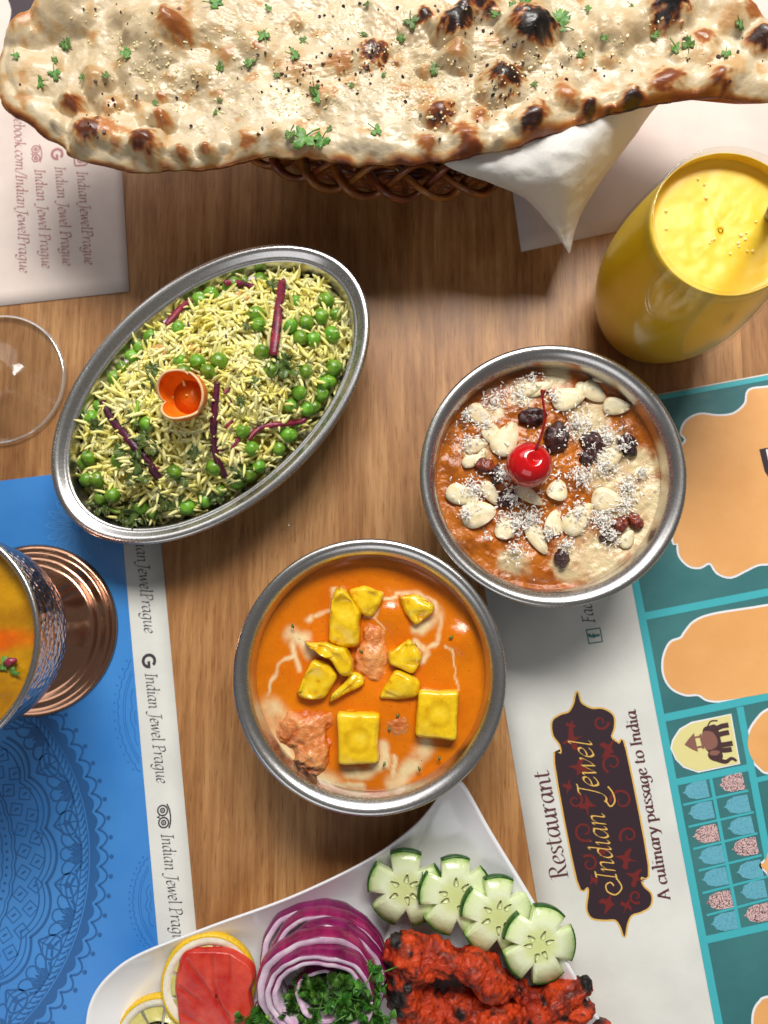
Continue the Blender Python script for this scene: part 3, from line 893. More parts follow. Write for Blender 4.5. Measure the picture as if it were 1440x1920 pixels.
for cx, cy, r, ph in ((350, 700, 52, .3), (500, 740, 46, 1), (380, 820, 48, 2), (330, 900, 30, .5), (410, 980, 44, 1.4), (580, 1210, 50, .2), (620, 1290, 46, 1), (500, 1400, 46, .7), (580, 1410, 34, 2), (340, 640, 26, 0), (480, 1180, 30, 1), (440, 1300, 26, .4)):
    a.poly(smooth_line([Z4(cx + r * (.62 + .38 * math.sin(k * 2.4 + cx)) * math.cos(ph + k * pi / 5), cy + r * 1.15 * (.62 + .38 * math.sin(k * 2.4 + cx)) * math.sin(ph + k * pi / 5)) for k in range(10)], 3, True))
a.build('scroll_print', M['plaque_red'], tm)
f = Flat(ZT + 0.00040)
write(f, 'Indian', U(1156, 1650), U(1131, 1524), 36 * S0, slant=0.3, pen=0.075, nib=45)
write(f, 'Jewel', U(1126, 1500), U(1107, 1388), 38 * S0, slant=0.3, pen=0.075, nib=45)
f.line(smooth_line([Z4(540, 1296), Z4(560, 1332), Z4(535, 1362), Z4(500, 1350), Z4(492, 1322), Z4(512, 1310), Z4(526, 1325)], 5), 2.4 * S0)
f.line(smooth_line([Z4(492, 962), Z4(512, 985), Z4(530, 962), Z4(520, 925), Z4(500, 900)], 5), 2.6 * S0)
f.build('gold_lettering', M['gold'], tm)
f = Flat(ZT)
write(f, 'Restaurant', U(1065, 1645), U(1028, 1442), 32 * S0, slant=0.0, pen=0.085, nib=12)
f.build('lettering', M['ink_maroon'], tm)
f = Flat(ZT)
write(f, 'A culinary passage to India', U(1256, 1685), U(1191, 1330), 21 * S0, slant=0.0, pen=0.12, nib=8)
f.build('lettering', M['ink_maroon'], tm)
f = Flat(ZT)
write(f, 'Facebook', U(1115, 1168), U(1096, 1070), 22 * S0)
f.build('lettering', M['ink'], tm)
f = Flat(ZT)
fr = icon_frame(U(1114, 1192), -e_dn, 28 * S0)
f.line([fr(-.45, -.45), fr(.45, -.45), fr(.45, .45), fr(-.45, .45)], 3 * S0, closed=True)
f.line(smooth_line([fr(.18, .3), fr(.06, .32), fr(0, .2), fr(0, -.35)], 5), 4.5 * S0)
f.line([fr(-.14, .05), fr(.16, .05)], 4 * S0)
f.build('square_icon', M['ink_teal'], tm)

# --- paper sheets at the top -------------------------------------------------
lp = empty('lettered_paper', (0, 0, 0), 'pale pink paper sheet with faded red lettering under the left of the naan', 'paper sheet')
br_, bl_ = U(243, 547), U(-200, 597)
up_ = (U(228, 290) - U(243, 547)).normalized()
sheet(lp, [br_, br_ + up_ * .22, bl_ + up_ * .22, bl_], M['paper_warm'], ZP)
for tx_, pa, pb in (('facebook.com/IndianJewelPrague', (26, 195), (38, 512)), ('Indian Jewel Prague', (66, 318), (80, 504)), ('Indian Jewel Prague', (104, 313), (119, 499)), ('IndianJewelPrague', (145, 322), (160, 497))):
    f = Flat(ZP + 0.0001); write(f, tx_, U(*pa), U(*pb), 21 * S0, pen=.095); f.build('lettering', M['ink_pink'], lp)
for fn, p, s in ((icon_owl, (70, 289), 26), (icon_g, (108, 290), 25), (icon_camera, (152, 300), 26)):
    f = Flat(ZP + 0.0001); fn(f, U(*p), -up_, s * S0); f.build('icon', M['ink_pink'], lp)
f = Flat(ZP + 0.0001)
f.poly(smooth_line([U(10, -30), U(22, 20), U(16, 60), U(34, 70), U(60, 30), U(70, -40)], 5, True)); f.build('dark_motif_print', M['plaque'], lp)
rp = empty('blank_paper', (0, 0, 0), 'blank off-white paper sheet under the napkin and the lassi glass', 'paper sheet')
c0 = U(977, 473)
er = (U(1130, 440) - c0).normalized(); eu2 = (U(958, 340) - c0).normalized()
sheet(rp, [c0, c0 + er * .30, c0 + er * .30 + eu2 * .24, c0 + eu2 * .24], M['paper_warm'], ZP)

# ------------------------------------------------------------------ steel bowls
def bowl(px, py, rpx, label, zr=0.062):
    c = U(px, py, zr); r = rpx / PM(px, py, zr)
    root = empty('steel_bowl', (c.x, c.y, 0), label, 'bowl', 'round steel serving bowls')
    t = 0.0011
    out = [(0.0005, 0.0012), (r * .50, 0.0012), (r * .56, 0.0), (r * .60, 0.0012), (r * .70, 0.008), (r * .80, 0.022), (r * .855, 0.038), (r * .88, zr - .006)]
    lip = [(r * .90, zr - .0035), (r * .955, zr - .0028), (r * .985, zr - .0036), (r, zr - .0026), (r * .999, zr - .0010), (r * .985, zr - .0002), (r * .965, zr), (r * .94, zr - .0005), (r * .905, zr - .0022), (r * .885, zr - .0045)]
    inn = [(r * .872, zr - .008), (r * .855, 0.040), (r * .80, 0.024), (r * .70, 0.010), (r * .55, 0.004), (0.0005, 0.0028)]
    revolve('bowl_wall', out + [(r * .885, zr - .0045)], M['steel'], root, 128, cap=False)
    revolve('rolled_rim', lip, M['steel'], root, 160, cap=False)
    revolve('bowl_inside', [(r * .886, zr - .0044)] + inn, M['steel_in'], root, 128, cap=False)
    return root, c, r


bowl_m, cm, rm = bowl(692, 1266, 257, 'round steel bowl of orange mango curry beside the white plate')
bowl_k, ck, rk = bowl(1037, 888, 251, 'round steel bowl holding the korma with the cherry')


def sauce_disc(name, c, R, z, zfun, cfun, mat, label, nr=90, nt=260, cat='sauce'):
    V = []
    rr = np.linspace(0, 1, nr)[1:]
    th = np.linspace(0, 2 * pi, nt, endpoint=False)
    X = np.concatenate([[0], np.outer(rr, np.cos(th)).ravel()]) * R
    Y = np.concatenate([[0], np.outer(rr, np.sin(th)).ravel()]) * R
    Z = zfun(X + c[0], Y + c[1])
    rad = np.hypot(X, Y) / R
    Z = Z * (1 - sstep(.95, 1, rad)) + (0.0006) * sstep(.93, 1, rad)
    C = cfun(X + c[0], Y + c[1])
    V = np.stack([X, Y, Z + z], 1)
    F = [(0, 1 + j, 1 + (j + 1) % nt) for j in range(nt)] + grid_faces(nr - 1, nt, True, 1)
    # underside
    o = len(V)
    V = np.vstack([V, V[1 + (nr - 2) * nt:1 + (nr - 1) * nt] * [0.92, 0.92, 1] - [0, 0, .012]])
    b0 = 1 + (nr - 2) * nt
    F += [(b0 + j, o + j, o + (j + 1) % nt, b0 + (j + 1) % nt) for j in range(nt)] + [tuple(o + j for j in range(nt))]
    C = np.vstack([C, C[b0:b0 + nt]])
    o = mk(name, V, F, mat, None, loc=(c[0], c[1], 0), col=C)
    return tag(o, label, cat)


def seg_dist(X, Y, pts):
    d = np.full(X.shape, 1e9)
    for a, b in zip(pts[:-1], pts[1:]):
        ax, ay, bx, by = a[0], a[1], b[0], b[1]
        L = (bx - ax) ** 2 + (by - ay) ** 2 + 1e-15
        t = np.clip(((X - ax) * (bx - ax) + (Y - ay) * (by - ay)) / L, 0, 1)
        d = np.minimum(d, np.hypot(X - ax - t * (bx - ax), Y - ay - t * (by - ay)))
    return d


# ------------------------------------------------------------------ mango curry
ZM = 0.047
Zm = lambda x, y, z=ZM: U(420 + x * .375, 990 + y * .375, z)
pxm = 0.375 / PM(692, 1266, ZM)            # metres per zoom pixel
cream = [([(330, 530), (400, 550), (440, 620)], 80), ([(340, 640), (270, 690), (230, 760), (215, 830)], 20), ([(345, 560), (350, 640), (380, 700)], 34),
         ([(240, 890), (280, 960), (255, 1050), (320, 1170), (440, 1240), (540, 1280)], 120), ([(760, 430), (790, 360), (870, 340)], 20),
         ([(870, 325), (960, 318), (1060, 365), (1082, 450), (1072, 570), (1020, 610)], 26), ([(980, 500), (1060, 430)], 90), ([(960, 575), (1015, 630), (985, 675)], 40),
         ([(1120, 590), (1158, 650), (1165, 820)], 9), ([(550, 305), (540, 400), (470, 440)], 32), ([(420, 455), (435, 450)], 44), ([(850, 1270), (900, 1245), (980, 1130), (1010, 1080)], 90),
         ([(860, 1150), (845, 1260)], 34), ([(790, 1090), (800, 1180), (700, 1230), (620, 1215)], 70), ([(690, 455), (760, 440), (800, 500)], 14), ([(360, 1190), (560, 1275), (700, 1290)], 40)]


def curry_col(X, Y):
    P = np.stack([X, Y, X * 0], 1)
    wx = (fbm(P, 130, 3, seed=1) - .5) * .006; wy = (fbm(P, 130, 3, seed=2) - .5) * .006
    m = np.zeros(len(X))
    for pts, w in cream:
        d = seg_dist(X + wx, Y + wy, [Zm(*p) for p in pts]) / (w * pxm / 2)
        m = np.maximum(m, 1 - sstep(.1, 1.35, d))
    m = np.clip(m * (0.1 + 1.5 * fbm(P, 170, 4, seed=3)), 0, 1) * .95
    n = fbm(P, 60, 4, seed=4)[:, None]
    base = np.array(srgb(210, 104, 0)) * (1 - n) + np.array(srgb(226, 134, 8)) * n
    m = np.clip(m, 0, 1)[:, None]
    return base * (1 - m) + np.array(srgb(240, 222, 178)) * m


def curry_z(X, Y):
    P = np.stack([X, Y, X * 0], 1)
    z = (fbm(P, 45, 3, seed=5) - .5) * .0028 + (fbm(P, 300, 3, seed=8) - .5) * .0005
    for (x, y, r, h) in ((820, 430, 110, .003), (800, 900, 200, .0035), (1180, 560, 100, .003), (620, 1230, 130, .001)):
        q = Zm(x, y)
        d = np.hypot(X - q.x, Y - q.y) / (r * pxm)
        z += h * np.exp(-d * d * 1.4)
    return z


sauce_disc('mango_curry', cm, rm * .869, ZM, curry_z, curry_col, M['curry'], 'orange mango curry sauce with swirls of cream in the front bowl')


def fleck(me_list, name, mat, parent, pts):
    pass


def chunk(name, zpts, zb, zt, mat, label, cat, top_scale=.86, bev=.0027, tilt=(0, 0), ring=None, zf=Zm, group=None):
    """a cut chunk with rounded edges: outline at the base, a smaller top, lightly dented faces"""
    mid = (zb + zt) / 2
    zq_ = []
    for k, (x, y) in enumerate(zpts):
        x2, y2 = zpts[(k + 1) % len(zpts)]
        zq_.append((x + random.uniform(-8, 8), y + random.uniform(-8, 8)))
        if math.hypot(x2 - x, y2 - y) > 110:
            f0 = random.uniform(.35, .65); zq_.append((x + (x2 - x) * f0 + random.uniform(-11, 11), y + (y2 - y) * f0 + random.uniform(-11, 11)))
    P = np.array([zf(x, y, zt - .001)[:2] for x, y in zq_])
    c = P.mean(0)
    bm = bmesh.new()
    lo = [bm.verts.new((*((p - c) * 1.10), zb)) for p in P]
    hi = []
    for k, p in enumerate(P):
        q = (p - c) * (top_scale + .09)
        hi.append(bm.verts.new((*q, zt + tilt[0] * q[0] + tilt[1] * q[1] + random.uniform(-.0011, .0008))))
    n = len(P)
    bm.faces.new(lo[::-1]); bm.faces.new(hi)
    for i in range(n): bm.faces.new((lo[i], lo[(i + 1) % n], hi[(i + 1) % n], hi[i]))
    bmesh.ops.recalc_face_normals(bm, faces=bm.faces)
    bmesh.ops.bevel(bm, geom=[e for e in bm.edges if e.verts[0].co.z > zb + .0005 or e.verts[1].co.z > zb + .0005], offset=bev, segments=3, profile=.6, affect='EDGES')
    bmesh.ops.triangulate(bm, faces=bm.faces)
    bmesh.ops.subdivide_edges(bm, edges=bm.edges, cuts=2, use_grid_fill=True)
    for _ in range(1): bmesh.ops.smooth_vert(bm, verts=bm.verts, factor=.35, use_axis_x=True, use_axis_y=True, use_axis_z=True)
    V = np.array([v.co[:] for v in bm.verts])
    nn = (fbm(V + [*c, 0], 140, 3, seed=9) - .5) * .0014 + (fbm(V + [*c, 0], 420, 2, seed=19) - .5) * .0006
    for v, h in zip(bm.verts, nn): v.co.z += h; v.co.x += h * .5
    me = bpy.data.meshes.new(name); bm.to_mesh(me); bm.free()
    for p in me.polygons: p.use_smooth = True
    o = mk_mesh(name, me, mat, None, (c[0], c[1], 0))
    return tag(o, label, cat, group)


GM = 'mango chunks in the curry'
ch = [
 ([(555, 300), (600, 298), (690, 430), (684, 600), (600, 615), (512, 575), (528, 430)], .046, .056, 'mango', 'tall pointed mango chunk standing highest in the orange curry', .8, (0, .15)),
 ([(615, 310), (700, 283), (808, 322), (742, 442), (690, 438), (640, 370)], .046, .0535, 'mango', 'mango chunk at the top edge of the pile in the curry', .86, (0, .1)),
 ([(868, 335), (955, 318), (1062, 380), (1048, 425), (955, 503), (903, 430)], .046, .0535, 'mango', 'mango chunk ringed with cream, top right in the curry', .84, (0, .1)),
 ([(388, 565), (500, 568), (612, 600), (655, 680), (640, 745), (588, 757), (535, 665), (430, 612)], .047, .057, 'mango', 'long mango chunk with a sharp tip pointing left in the curry', .82, (.1, 0)),
 ([(450, 655), (522, 680), (580, 750), (512, 852), (430, 872), (358, 850), (388, 740)], .046, .0545, 'mango', 'blunt mango chunk at the left of the pile in the curry', .84, (0, .12)),
 ([(640, 715), (700, 745), (705, 780), (520, 885), (525, 835), (600, 770)], .046, .0525, 'mango', 'thin green-yellow mango sliver low in the middle of the curry', .84, (0, 0)),
 ([(930, 548), (1003, 640), (940, 732), (828, 692), (818, 620)], .046, .054, 'mango', 'mango chunk right of the centre of the curry, cream at its corner', .84, (0, .1)),
 ([(850, 708), (988, 765), (972, 850), (765, 862), (790, 790)], .046, .0545, 'mango', 'wedge of mango just above the square chunk at right in the curry', .86, (0, .15)),
 ([(975, 802), (1182, 822), (1168, 1072), (958, 1046)], .046, .056, 'mango_ring', 'square mango chunk with a ring mark at the right of the curry', .9, (0, 0)),
 ([(568, 925), (778, 932), (776, 1185), (566, 1182)], .046, .056, 'mango_ring', 'square mango chunk with a ring mark at the front of the curry', .9, (0, .05)),
]
for pts, zb, zt, m, lab, ts, ti in ch:
    chunk('mango_chunk', pts, zb - .004, zt, M[m], lab, 'mango chunk', ts, tilt=ti, group=GM)


def blob_mesh(ells, vox=.0011, smooth=3):
    """one skin round several ellipsoids (centre, radii, z-turn, y-tilt)"""
    bm = bmesh.new()
    for c, r, rz, ry in ells:
        mt = Matrix.Translation(c) @ Euler((0, ry, rz)).to_matrix().to_4x4() @ Matrix.Diagonal((*r, 1))
        bmesh.ops.create_uvsphere(bm, u_segments=20, v_segments=12, radius=1, matrix=mt)
    me = bpy.data.meshes.new('blob'); bm.to_mesh(me); bm.free()
    o = bpy.data.objects.new('blob', me); sc.collection.objects.link(o)
    r = o.modifiers.new('r', 'REMESH'); r.mode = 'VOXEL'; r.voxel_size = vox
    s = o.modifiers.new('s', 'SMOOTH'); s.factor = .5; s.iterations = smooth
    dg = bpy.context.evaluated_depsgraph_get()
    out = bpy.data.meshes.new_from_object(o.evaluated_get(dg))
    bpy.data.objects.remove(o); bpy.data.meshes.remove(me)
    return out


def lumpy(name, ells, mat, cfun, label, cat, vox=.0011, amp=(.0022, .0008), sc_=(130, 480), seed=0, parent=None, group=None, smooth=3):
    me = blob_mesh(ells, vox, smooth)
    n = len(me.vertices)
    V = np.empty(n * 3); me.vertices.foreach_get('co', V); V = V.reshape(-1, 3)
    N = np.empty(n * 3); me.vertex_normals.foreach_get('vector', N); N = N.reshape(-1, 3)
    d1 = fbm(V, sc_[0], 3, seed=seed) - .5; d2 = fbm(V, sc_[1], 3, seed=seed + 5) - .5
    W = V + N * (d1 * amp[0] * 2 + d2 * amp[1] * 2)[:, None]
    C = cfun(W, N, d1, d2)
    b = W.mean(0); b[2] = W[:, 2].min()
    me.vertices.foreach_set('co', (W - b).ravel())
    a = me.color_attributes.new('Col', 'FLOAT_COLOR', 'POINT')
    c4 = np.ones((n, 4)); c4[:, :3] = C; a.data.foreach_set('color', c4.ravel())
    me.polygons.foreach_set('use_smooth', [True] * len(me.polygons))
    me.name = name
    me.materials.clear()
    o = mk_mesh(name, me, mat, parent, Vector(b))
    return tag(o, label, cat, group)


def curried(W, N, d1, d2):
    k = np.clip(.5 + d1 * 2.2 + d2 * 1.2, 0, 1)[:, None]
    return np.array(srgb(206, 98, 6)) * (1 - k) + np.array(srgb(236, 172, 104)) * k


def E_(x, y, z, rx, ry, rz, turn=0, tilt=0, zf=Zm, s=None):
    s = s or pxm
    p = zf(x, y, z)
    return ((p.x, p.y, z), (rx * s, ry * s, rz), R_(turn), R_(tilt))


lumpy('chicken_piece', [E_(745, 530, .0460, 62, 80, .005), E_(735, 640, .0450, 90, 110, .006), E_(760, 730, .0440, 62, 60, .006), E_(700, 690, .0440, 50, 60, .005)], M['chicken'], curried,
      'upright piece of sauced chicken between the mango chunks', 'chicken', amp=(.0022, .0009), vox=.0009)
lumpy('chicken_piece', [E_(400, 1000, .0455, 125, 105, .0065), E_(450, 1110, .0455, 105, 125, .006), E_(335, 1020, .0445, 75, 85, .006), E_(480, 960, .0445, 85, 65, .006)], M['chicken'], curried,
      'rough pale lump of chicken at the lower left of the curry', 'chicken', amp=(.0026, .0011), vox=.0009, seed=2)
lumpy('chicken_piece', [E_(850, 960, .0445, 110, 90, .006), E_(780, 1010, .0435, 90, 70, .005)], M['chicken'], lambda W, N, a, b: curried(W, N, a, b) * np.array([.85, .75, .6]),
      'sauce-covered chicken lump between the two square mango chunks', 'chicken', amp=(.0014, .0006), vox=.0009, seed=4)
V, F = [], []
for _ in range(170):
    a, r = random.uniform(0, 2 * pi), math.sqrt(random.random()) * rm * .84
    x, y, s = r * math.cos(a), r * math.sin(a), random.uniform(.00012, .0004)
    z = ZM + float(curry_z(np.array([x + cm.x]), np.array([y + cm.y]))[0])
    o = len(V); V += [(x - s, y, z), (x, y - s * .7, z), (x + s, y, z), (x, y + s * .7, z), (x, y, z + s * .5)]
    F += [(o, o + 1, o + 4), (o + 1, o + 2, o + 4), (o + 2, o + 3, o + 4), (o + 3, o, o + 4)]
o = mk('spice_specks', V, F, M['beet_dark'], None, loc=(cm.x, cm.y, 0), smooth=False); tag(o, 'tiny dark spice specks floating in the orange mango curry', 'spice', kind='stuff')
hb = []
for i, (x, y) in enumerate(((685, 620), (870, 940), (825, 1005), (800, 1180), (975, 1205), (1075, 1150), (1135, 545), (345, 490), (960, 590))):
    p = Zm(x, y, .0545 if i in (0,) else .0505)
    V, F = tube([(-.0012, 0, 0), (0, .0003, .0004), (.0013, 0, 0)], [.0003, .0008, .0003], 6, .5)
    o = mk('herb_fleck', V, F, M['leaf_dark'], None, loc=p, rot=(0, 0, random.uniform(0, 6)))
    tag(o, None, 'herb', 'herb flecks on the mango curry'); hb.append((o, x, y))
clock(hb, (735, 720), 'tiny herb fleck on the curry,', "the bowl's middle")

# ------------------------------------------------------------------ korma
ZK = 0.0475
Zk = lambda x, y, z=ZK: U(770 + x * .368, 620 + y * .368, z)
pxk = .368 / PM(1037, 888, ZK)


def korma_col(X, Y):
    P = np.stack([X, Y, X * 0], 1)
    n = fbm(P, 70, 4, seed=11); n2 = fbm(P, 200, 4, seed=12)
    base = np.array(srgb(178, 80, 4))[None] * (1 - n[:, None]) + np.array(srgb(214, 134, 40))[None] * n[:, None]
    br = sstep(.5, .66, n2)[:, None]
    base = base * (1 - .45 * br) + np.array(srgb(112, 50, 10)) * .45 * br
    cr = np.zeros(len(X))
    for x, y, r in ((1170, 850, 190), (1120, 1010, 160), (960, 1170, 170), (820, 1180, 110), (1180, 700, 110), (1050, 620, 120), (900, 440, 120), (740, 240, 70), (560, 320, 90), (340, 620, 80), (1000, 760, 110), (420, 420, 60), (520, 1180, 80)):
        q = Zk(x, y); d = np.hypot(X - q.x, Y - q.y) / (r * pxk)
        cr = np.maximum(cr, (1 - sstep(.5, 1.2, d + (n2 - .5) * 1.2)))
    cr = cr[:, None] * np.clip(.5 + .75 * fbm(P, 160, 3, seed=15), 0, 1)[:, None]
    return base * (1 - cr) + np.array(srgb(240, 224, 184)) * cr


def korma_z(X, Y):
    P = np.stack([X, Y, X * 0], 1)
    q = Zk(620, 660); d = np.hypot(X - q.x, Y - q.y)
    return (fbm(P, 60, 4, seed=13) - .5) * .005 + (fbm(P, 320, 3, seed=14) - .5) * .0012 + .004 * np.exp(-(d / .03) ** 2)


sauce_disc('korma', ck, rk * .869, ZK, korma_z, korma_col, M['korma'], 'creamy orange-brown korma filling the bowl with the cherry')
kz = lambda x, y: ZK + float(korma_z(np.array([x]), np.array([y]))[0])


def almond_mesh():
    V, F, n = [], [], 20
    for lay, zz in ((0, .0002), (1, -.0002)):
        V.append((0, 0, zz + .0002))
        for r in (.55, 1.0):
            for k in range(n):
                a = 2 * pi * k / n
                x = math.cos(a) * (1 + .18 * math.cos(a)) * r; y = math.sin(a) * .56 * (1 - .18 * math.cos(a)) * r
                V.append((x * .0082, y * .0082, zz + .0002 * (1 - r * r)))
    m = 1 + 2 * n
    for l in (0, 1):
        o = l * m
        for k in range(n):
            a, b = o + 1 + k, o + 1 + (k + 1) % n
            F.append((o, a, b) if l == 0 else (o, b, a))
            F.append((a, a + n, b + n, b) if l == 0 else (b, b + n, a + n, a))
    for k in range(n):
        a, b = 1 + n + k, 1 + n + (k + 1) % n
        F.append((a, a + m, b + m, b))
    return V, F


AV, AF = almond_mesh()
alm = [(640, 300, 15, 130, 60), (790, 350, 15, 165, 95), (930, 300, -40, 130, 90), (350, 430, -50, 160, 75), (415, 530, -50, 140, 75), (475, 570, 60, 175, 105), (325, 590, 15, 115, 65), (310, 665, 20, 115, 50),
       (350, 650, 60, 95, 32), (250, 835, -20, 160, 85), (400, 820, -55, 135, 60), (330, 935, 10, 165, 115), (590, 832, -35, 150, 60), (745, 820, 70, 105, 88), (990, 862, -10, 145, 105), (845, 970, 48, 185, 95),
       (735, 985, 75, 125, 85), (640, 1045, -62, 165, 70), (478, 1012, 80, 115, 78), (1040, 382, -5, 125, 75), (590, 300, 15, 130, 60), (1105, 1070, 60, 95, 60), (975, 232, -15, 110, 55), (1010, 650, 30, 125, 85),
       (880, 290, -15, 90, 55), (1170, 720, 40, 70, 45)]
al_ = []
for i, (x, y, an, L, w) in enumerate(alm):
    p = Zk(x, y, ZK + .003)
    z = kz(p.x, p.y) + .0018
    s = L * pxk / 2 / .0082 * 1.08; w *= 1.22
    V = [(v[0] * s, v[1] * (w * pxk / 2 / (.56 * .0082)), v[2] + .0016 * (v[0] / .0082) ** 2 * random.uniform(-.4, .5)) for v in AV]
    o = mk('almond_flake', V, AF, M['almond'], None, loc=(p.x, p.y, z), rot=(random.uniform(-.28, .28), random.uniform(-.2, .2), R_(an)))
    for q in o.data.polygons[len(AF) - 20:]: q.use_smooth = False
    tag(o, None, 'almond', 'almond flakes on the korma'); al_.append((o, x, y))
clock(al_, (605, 680), 'thin pale almond flake on the korma,', 'the cherry')
rs_ = [[], []]
for i, (x, y, r, red) in enumerate(((615, 440, 66, 0), (740, 548, 80, 0), (930, 570, 66, 0), (905, 640, 48, 0), (1110, 580, 60, 0), (495, 855, 52, 0), (440, 735, 46, 0), (378, 690, 50, 1), (1072, 985, 46, 1), (1150, 970, 46, 1), (1015, 1045, 44, 0), (770, 1160, 46, 0))):
    p = Zk(x, y, ZK + .003); z = kz(p.x, p.y) + .0012
    bm = bmesh.new(); bmesh.ops.create_uvsphere(bm, u_segments=28, v_segments=18, radius=1)
    V = np.array([v.co[:] for v in bm.verts])
    h = 1 - .22 * np.abs(np.sin(V[:, 0] * 5 + 3 * fbm(V, 1.7, 3, seed=i)) * np.cos(V[:, 1] * 3.5 + i)) + (fbm(V, 2.2, 3, seed=i + 3) - .5) * .5
    V = V * h[:, None] * [r * pxk * 1.1, r * pxk * .86, r * pxk * .7]
    for v, q in zip(bm.verts, V): v.co = q
    me = bpy.data.meshes.new('raisin'); bm.to_mesh(me); bm.free()
    for q in me.polygons: q.use_smooth = True
    o = mk_mesh('raisin', me, M['raisin_red' if red else 'raisin'], None, (p.x, p.y, z), (0, 0, i * 1.3))
    rs_[red].append((o, x, y))
    tag(o, None, 'raisin', 'amber raisins on the korma' if red else 'dark raisins on the korma')
clock(rs_[0], (605, 680), 'dark wrinkled raisin on the korma,', 'the cherry'); clock(rs_[1], (605, 680), 'amber wrinkled raisin on the korma,', 'the cherry')
# coconut: shreds nobody could count
clus = [(430, 350, 90, 60), (560, 320, 80, 60), (380, 480, 60, 40), (850, 470, 105, 110), (1000, 540, 100, 100), (760, 530, 55, 45), (930, 590, 70, 110), (1000, 680, 80, 130), (1090, 590, 50, 45), (870, 740, 80, 110),
        (320, 810, 75, 90), (460, 735, 50, 60), (500, 850, 55, 60), (290, 930, 50, 40), (540, 980, 95, 130), (620, 950, 75, 80), (860, 930, 85, 110), (700, 1030, 55, 50), (980, 960, 90, 110), (530, 1120, 60, 40), (790, 1090, 45, 40),
        (1110, 790, 80, 90), (1090, 890, 80, 70), (300, 560, 80, 60), (720, 340, 50, 30), (620, 250, 80, 40), (1020, 1040, 60, 60), (1180, 720, 40, 30), (390, 1050, 30, 8), (640, 720, 300, 160), (280, 430, 60, 40)]
V, F = [], []
for x, y, r, n in clus:
    for _ in range(int(n * 2.3)):
        q = np.abs(RNG.normal(0, .55)); a = RNG.uniform(0, 2 * pi)
        p = Zk(x + r * q * math.cos(a), y + r * q * math.sin(a), ZK + .003)
        if math.hypot(p.x - ck.x, p.y - ck.y) > rk * .84: continue
        cz = Zk(605, 680, ZK)
        if math.hypot(p.x - cz.x, p.y - cz.y) < .009: continue
        z = kz(p.x, p.y) + abs(RNG.normal(.0018, .0016)) + (.0022 if r < 70 else 0)
        L, w, h = RNG.uniform(.0004, .0014), RNG.uniform(.0002, .00042), .00012
        mt = Euler((RNG.normal(0, .5), RNG.normal(0, .5), RNG.uniform(0, 6.3))).to_matrix()
        o = len(V)
        bend = RNG.normal(0, .0003)
        for sx, sy, sz in ((-1, -.6, 0), (-1, .6, 0), (1, .4, 0), (1, -.4, 0), (-1, 0, 1), (0, -1, 1.6), (0, 1, 1.6)):
            q3 = mt @ Vector((sx * L, sy * w + (bend if sx == 0 else 0), sz * h * 2))
            V.append((p.x + q3.x - ck.x, p.y + q3.y - ck.y, z + q3.z))
        F += [(o, o + 5, o + 6), (o, o + 6, o + 1), (o + 5, o + 3, o + 2), (o + 5, o + 2, o + 6), (o, o + 1, o + 2, o + 3)]
o = mk('desiccated_coconut', V, F, M['coconut'], None, loc=(ck.x, ck.y, 0), smooth=False)
tag(o, 'white desiccated coconut shreds scattered over the korma', 'coconut', kind='stuff')
# cherry
cp = Zk(605, 682, .064); rc_ = 118 * .368 / PM(992, 870, .064)
cz0 = kz(cp.x, cp.y)
root = empty('cherry', (cp.x, cp.y, cz0), 'glossy red cocktail cherry with stem on top of the korma', 'cherry')
prof = []
for k in range(33):
    a = pi * k / 32
    r = math.sin(a) * rc_; z = -math.cos(a) * rc_ * .95
    z -= .0028 * math.exp(-(r / .0026) ** 2) * (1 if a > pi / 2 else 0)
    prof.append((max(r, .00003), z))
ch_ = revolve('cherry_flesh', prof, M['cherry'], root, 64, loc=(0, 0, .064 - cz0 - .001), rot=(R_(-8), R_(6), 0))
tip = Zk(676, 300, .083); b0 = Vector((cp.x, cp.y, .064 + rc_ * .72)) + Vector((.0008, .0035, -.001))
b0 = Zk(640, 598, .0728)
pts = smooth_line([b0 + Vector((-.0003, -.0008, -.002)), b0, Zk(670, 520, .077), Zk(682, 430, .080), Zk(672, 340, .082), tip], 6)
rad = np.concatenate([np.linspace(.0008, .0006, len(pts) - 6), [.0007, .0010, .0013, .0014, .0014, .0012]])
L0 = Vector((cp.x, cp.y, cz0))
V, F = tube([Vector(p) - L0 for p in pts], rad, 8)
mk('stem', V, F, M['stem'], root)

# ------------------------------------------------------------------ oval dish of rice
ZR = 0.040
dc = U(395, 733, ZR); pmr = PM(395, 733, ZR)
da, db, dth = 349 / pmr, 220 / pmr, R_(42.6)
dish = empty('oval_dish', (dc.x, dc.y, 0), 'oval steel dish heaped with pea rice', 'dish', rz=dth)
revolve('dish_wall', [(da * .25 + .012, .0006), (.022, .0006), (.0205, 0), (.0190, .0008), (.0140, .012), (.0100, .026), (.0075, ZR - .003)], M['steel'], dish, 160, ab=(da, db), cap=False)
revolve('rolled_rim', [(.0072, ZR - .0032), (.0030, ZR - .0024), (.0008, ZR - .0030), (0, ZR - .0020), (.0002, ZR - .0008), (.0014, ZR - .0001), (.0030, ZR), (.0046, ZR - .0008), (.0066, ZR - .0026), (.0078, ZR - .0032), (.0086, ZR - .0030), (.0094, ZR - .0040)],
        M['steel'], dish, 200, ab=(da, db), cap=False)
revolve('dish_inside', [(.0093, ZR - .0039), (.0108, ZR - .009), (.0118, .026), (.0122, .024), (.0158, .012), (.0205, .004), (.026, .0022), (.045, .0018), (db - .0005, .0018)], M['steel_in'], dish, 200, ab=(da, db), cap=False)
cd, sd = math.cos(dth), math.sin(dth)


def to_dish(x, y):
    dx, dy = x - dc.x, y - dc.y
    return dx * cd + dy * sd, -dx * sd + dy * cd


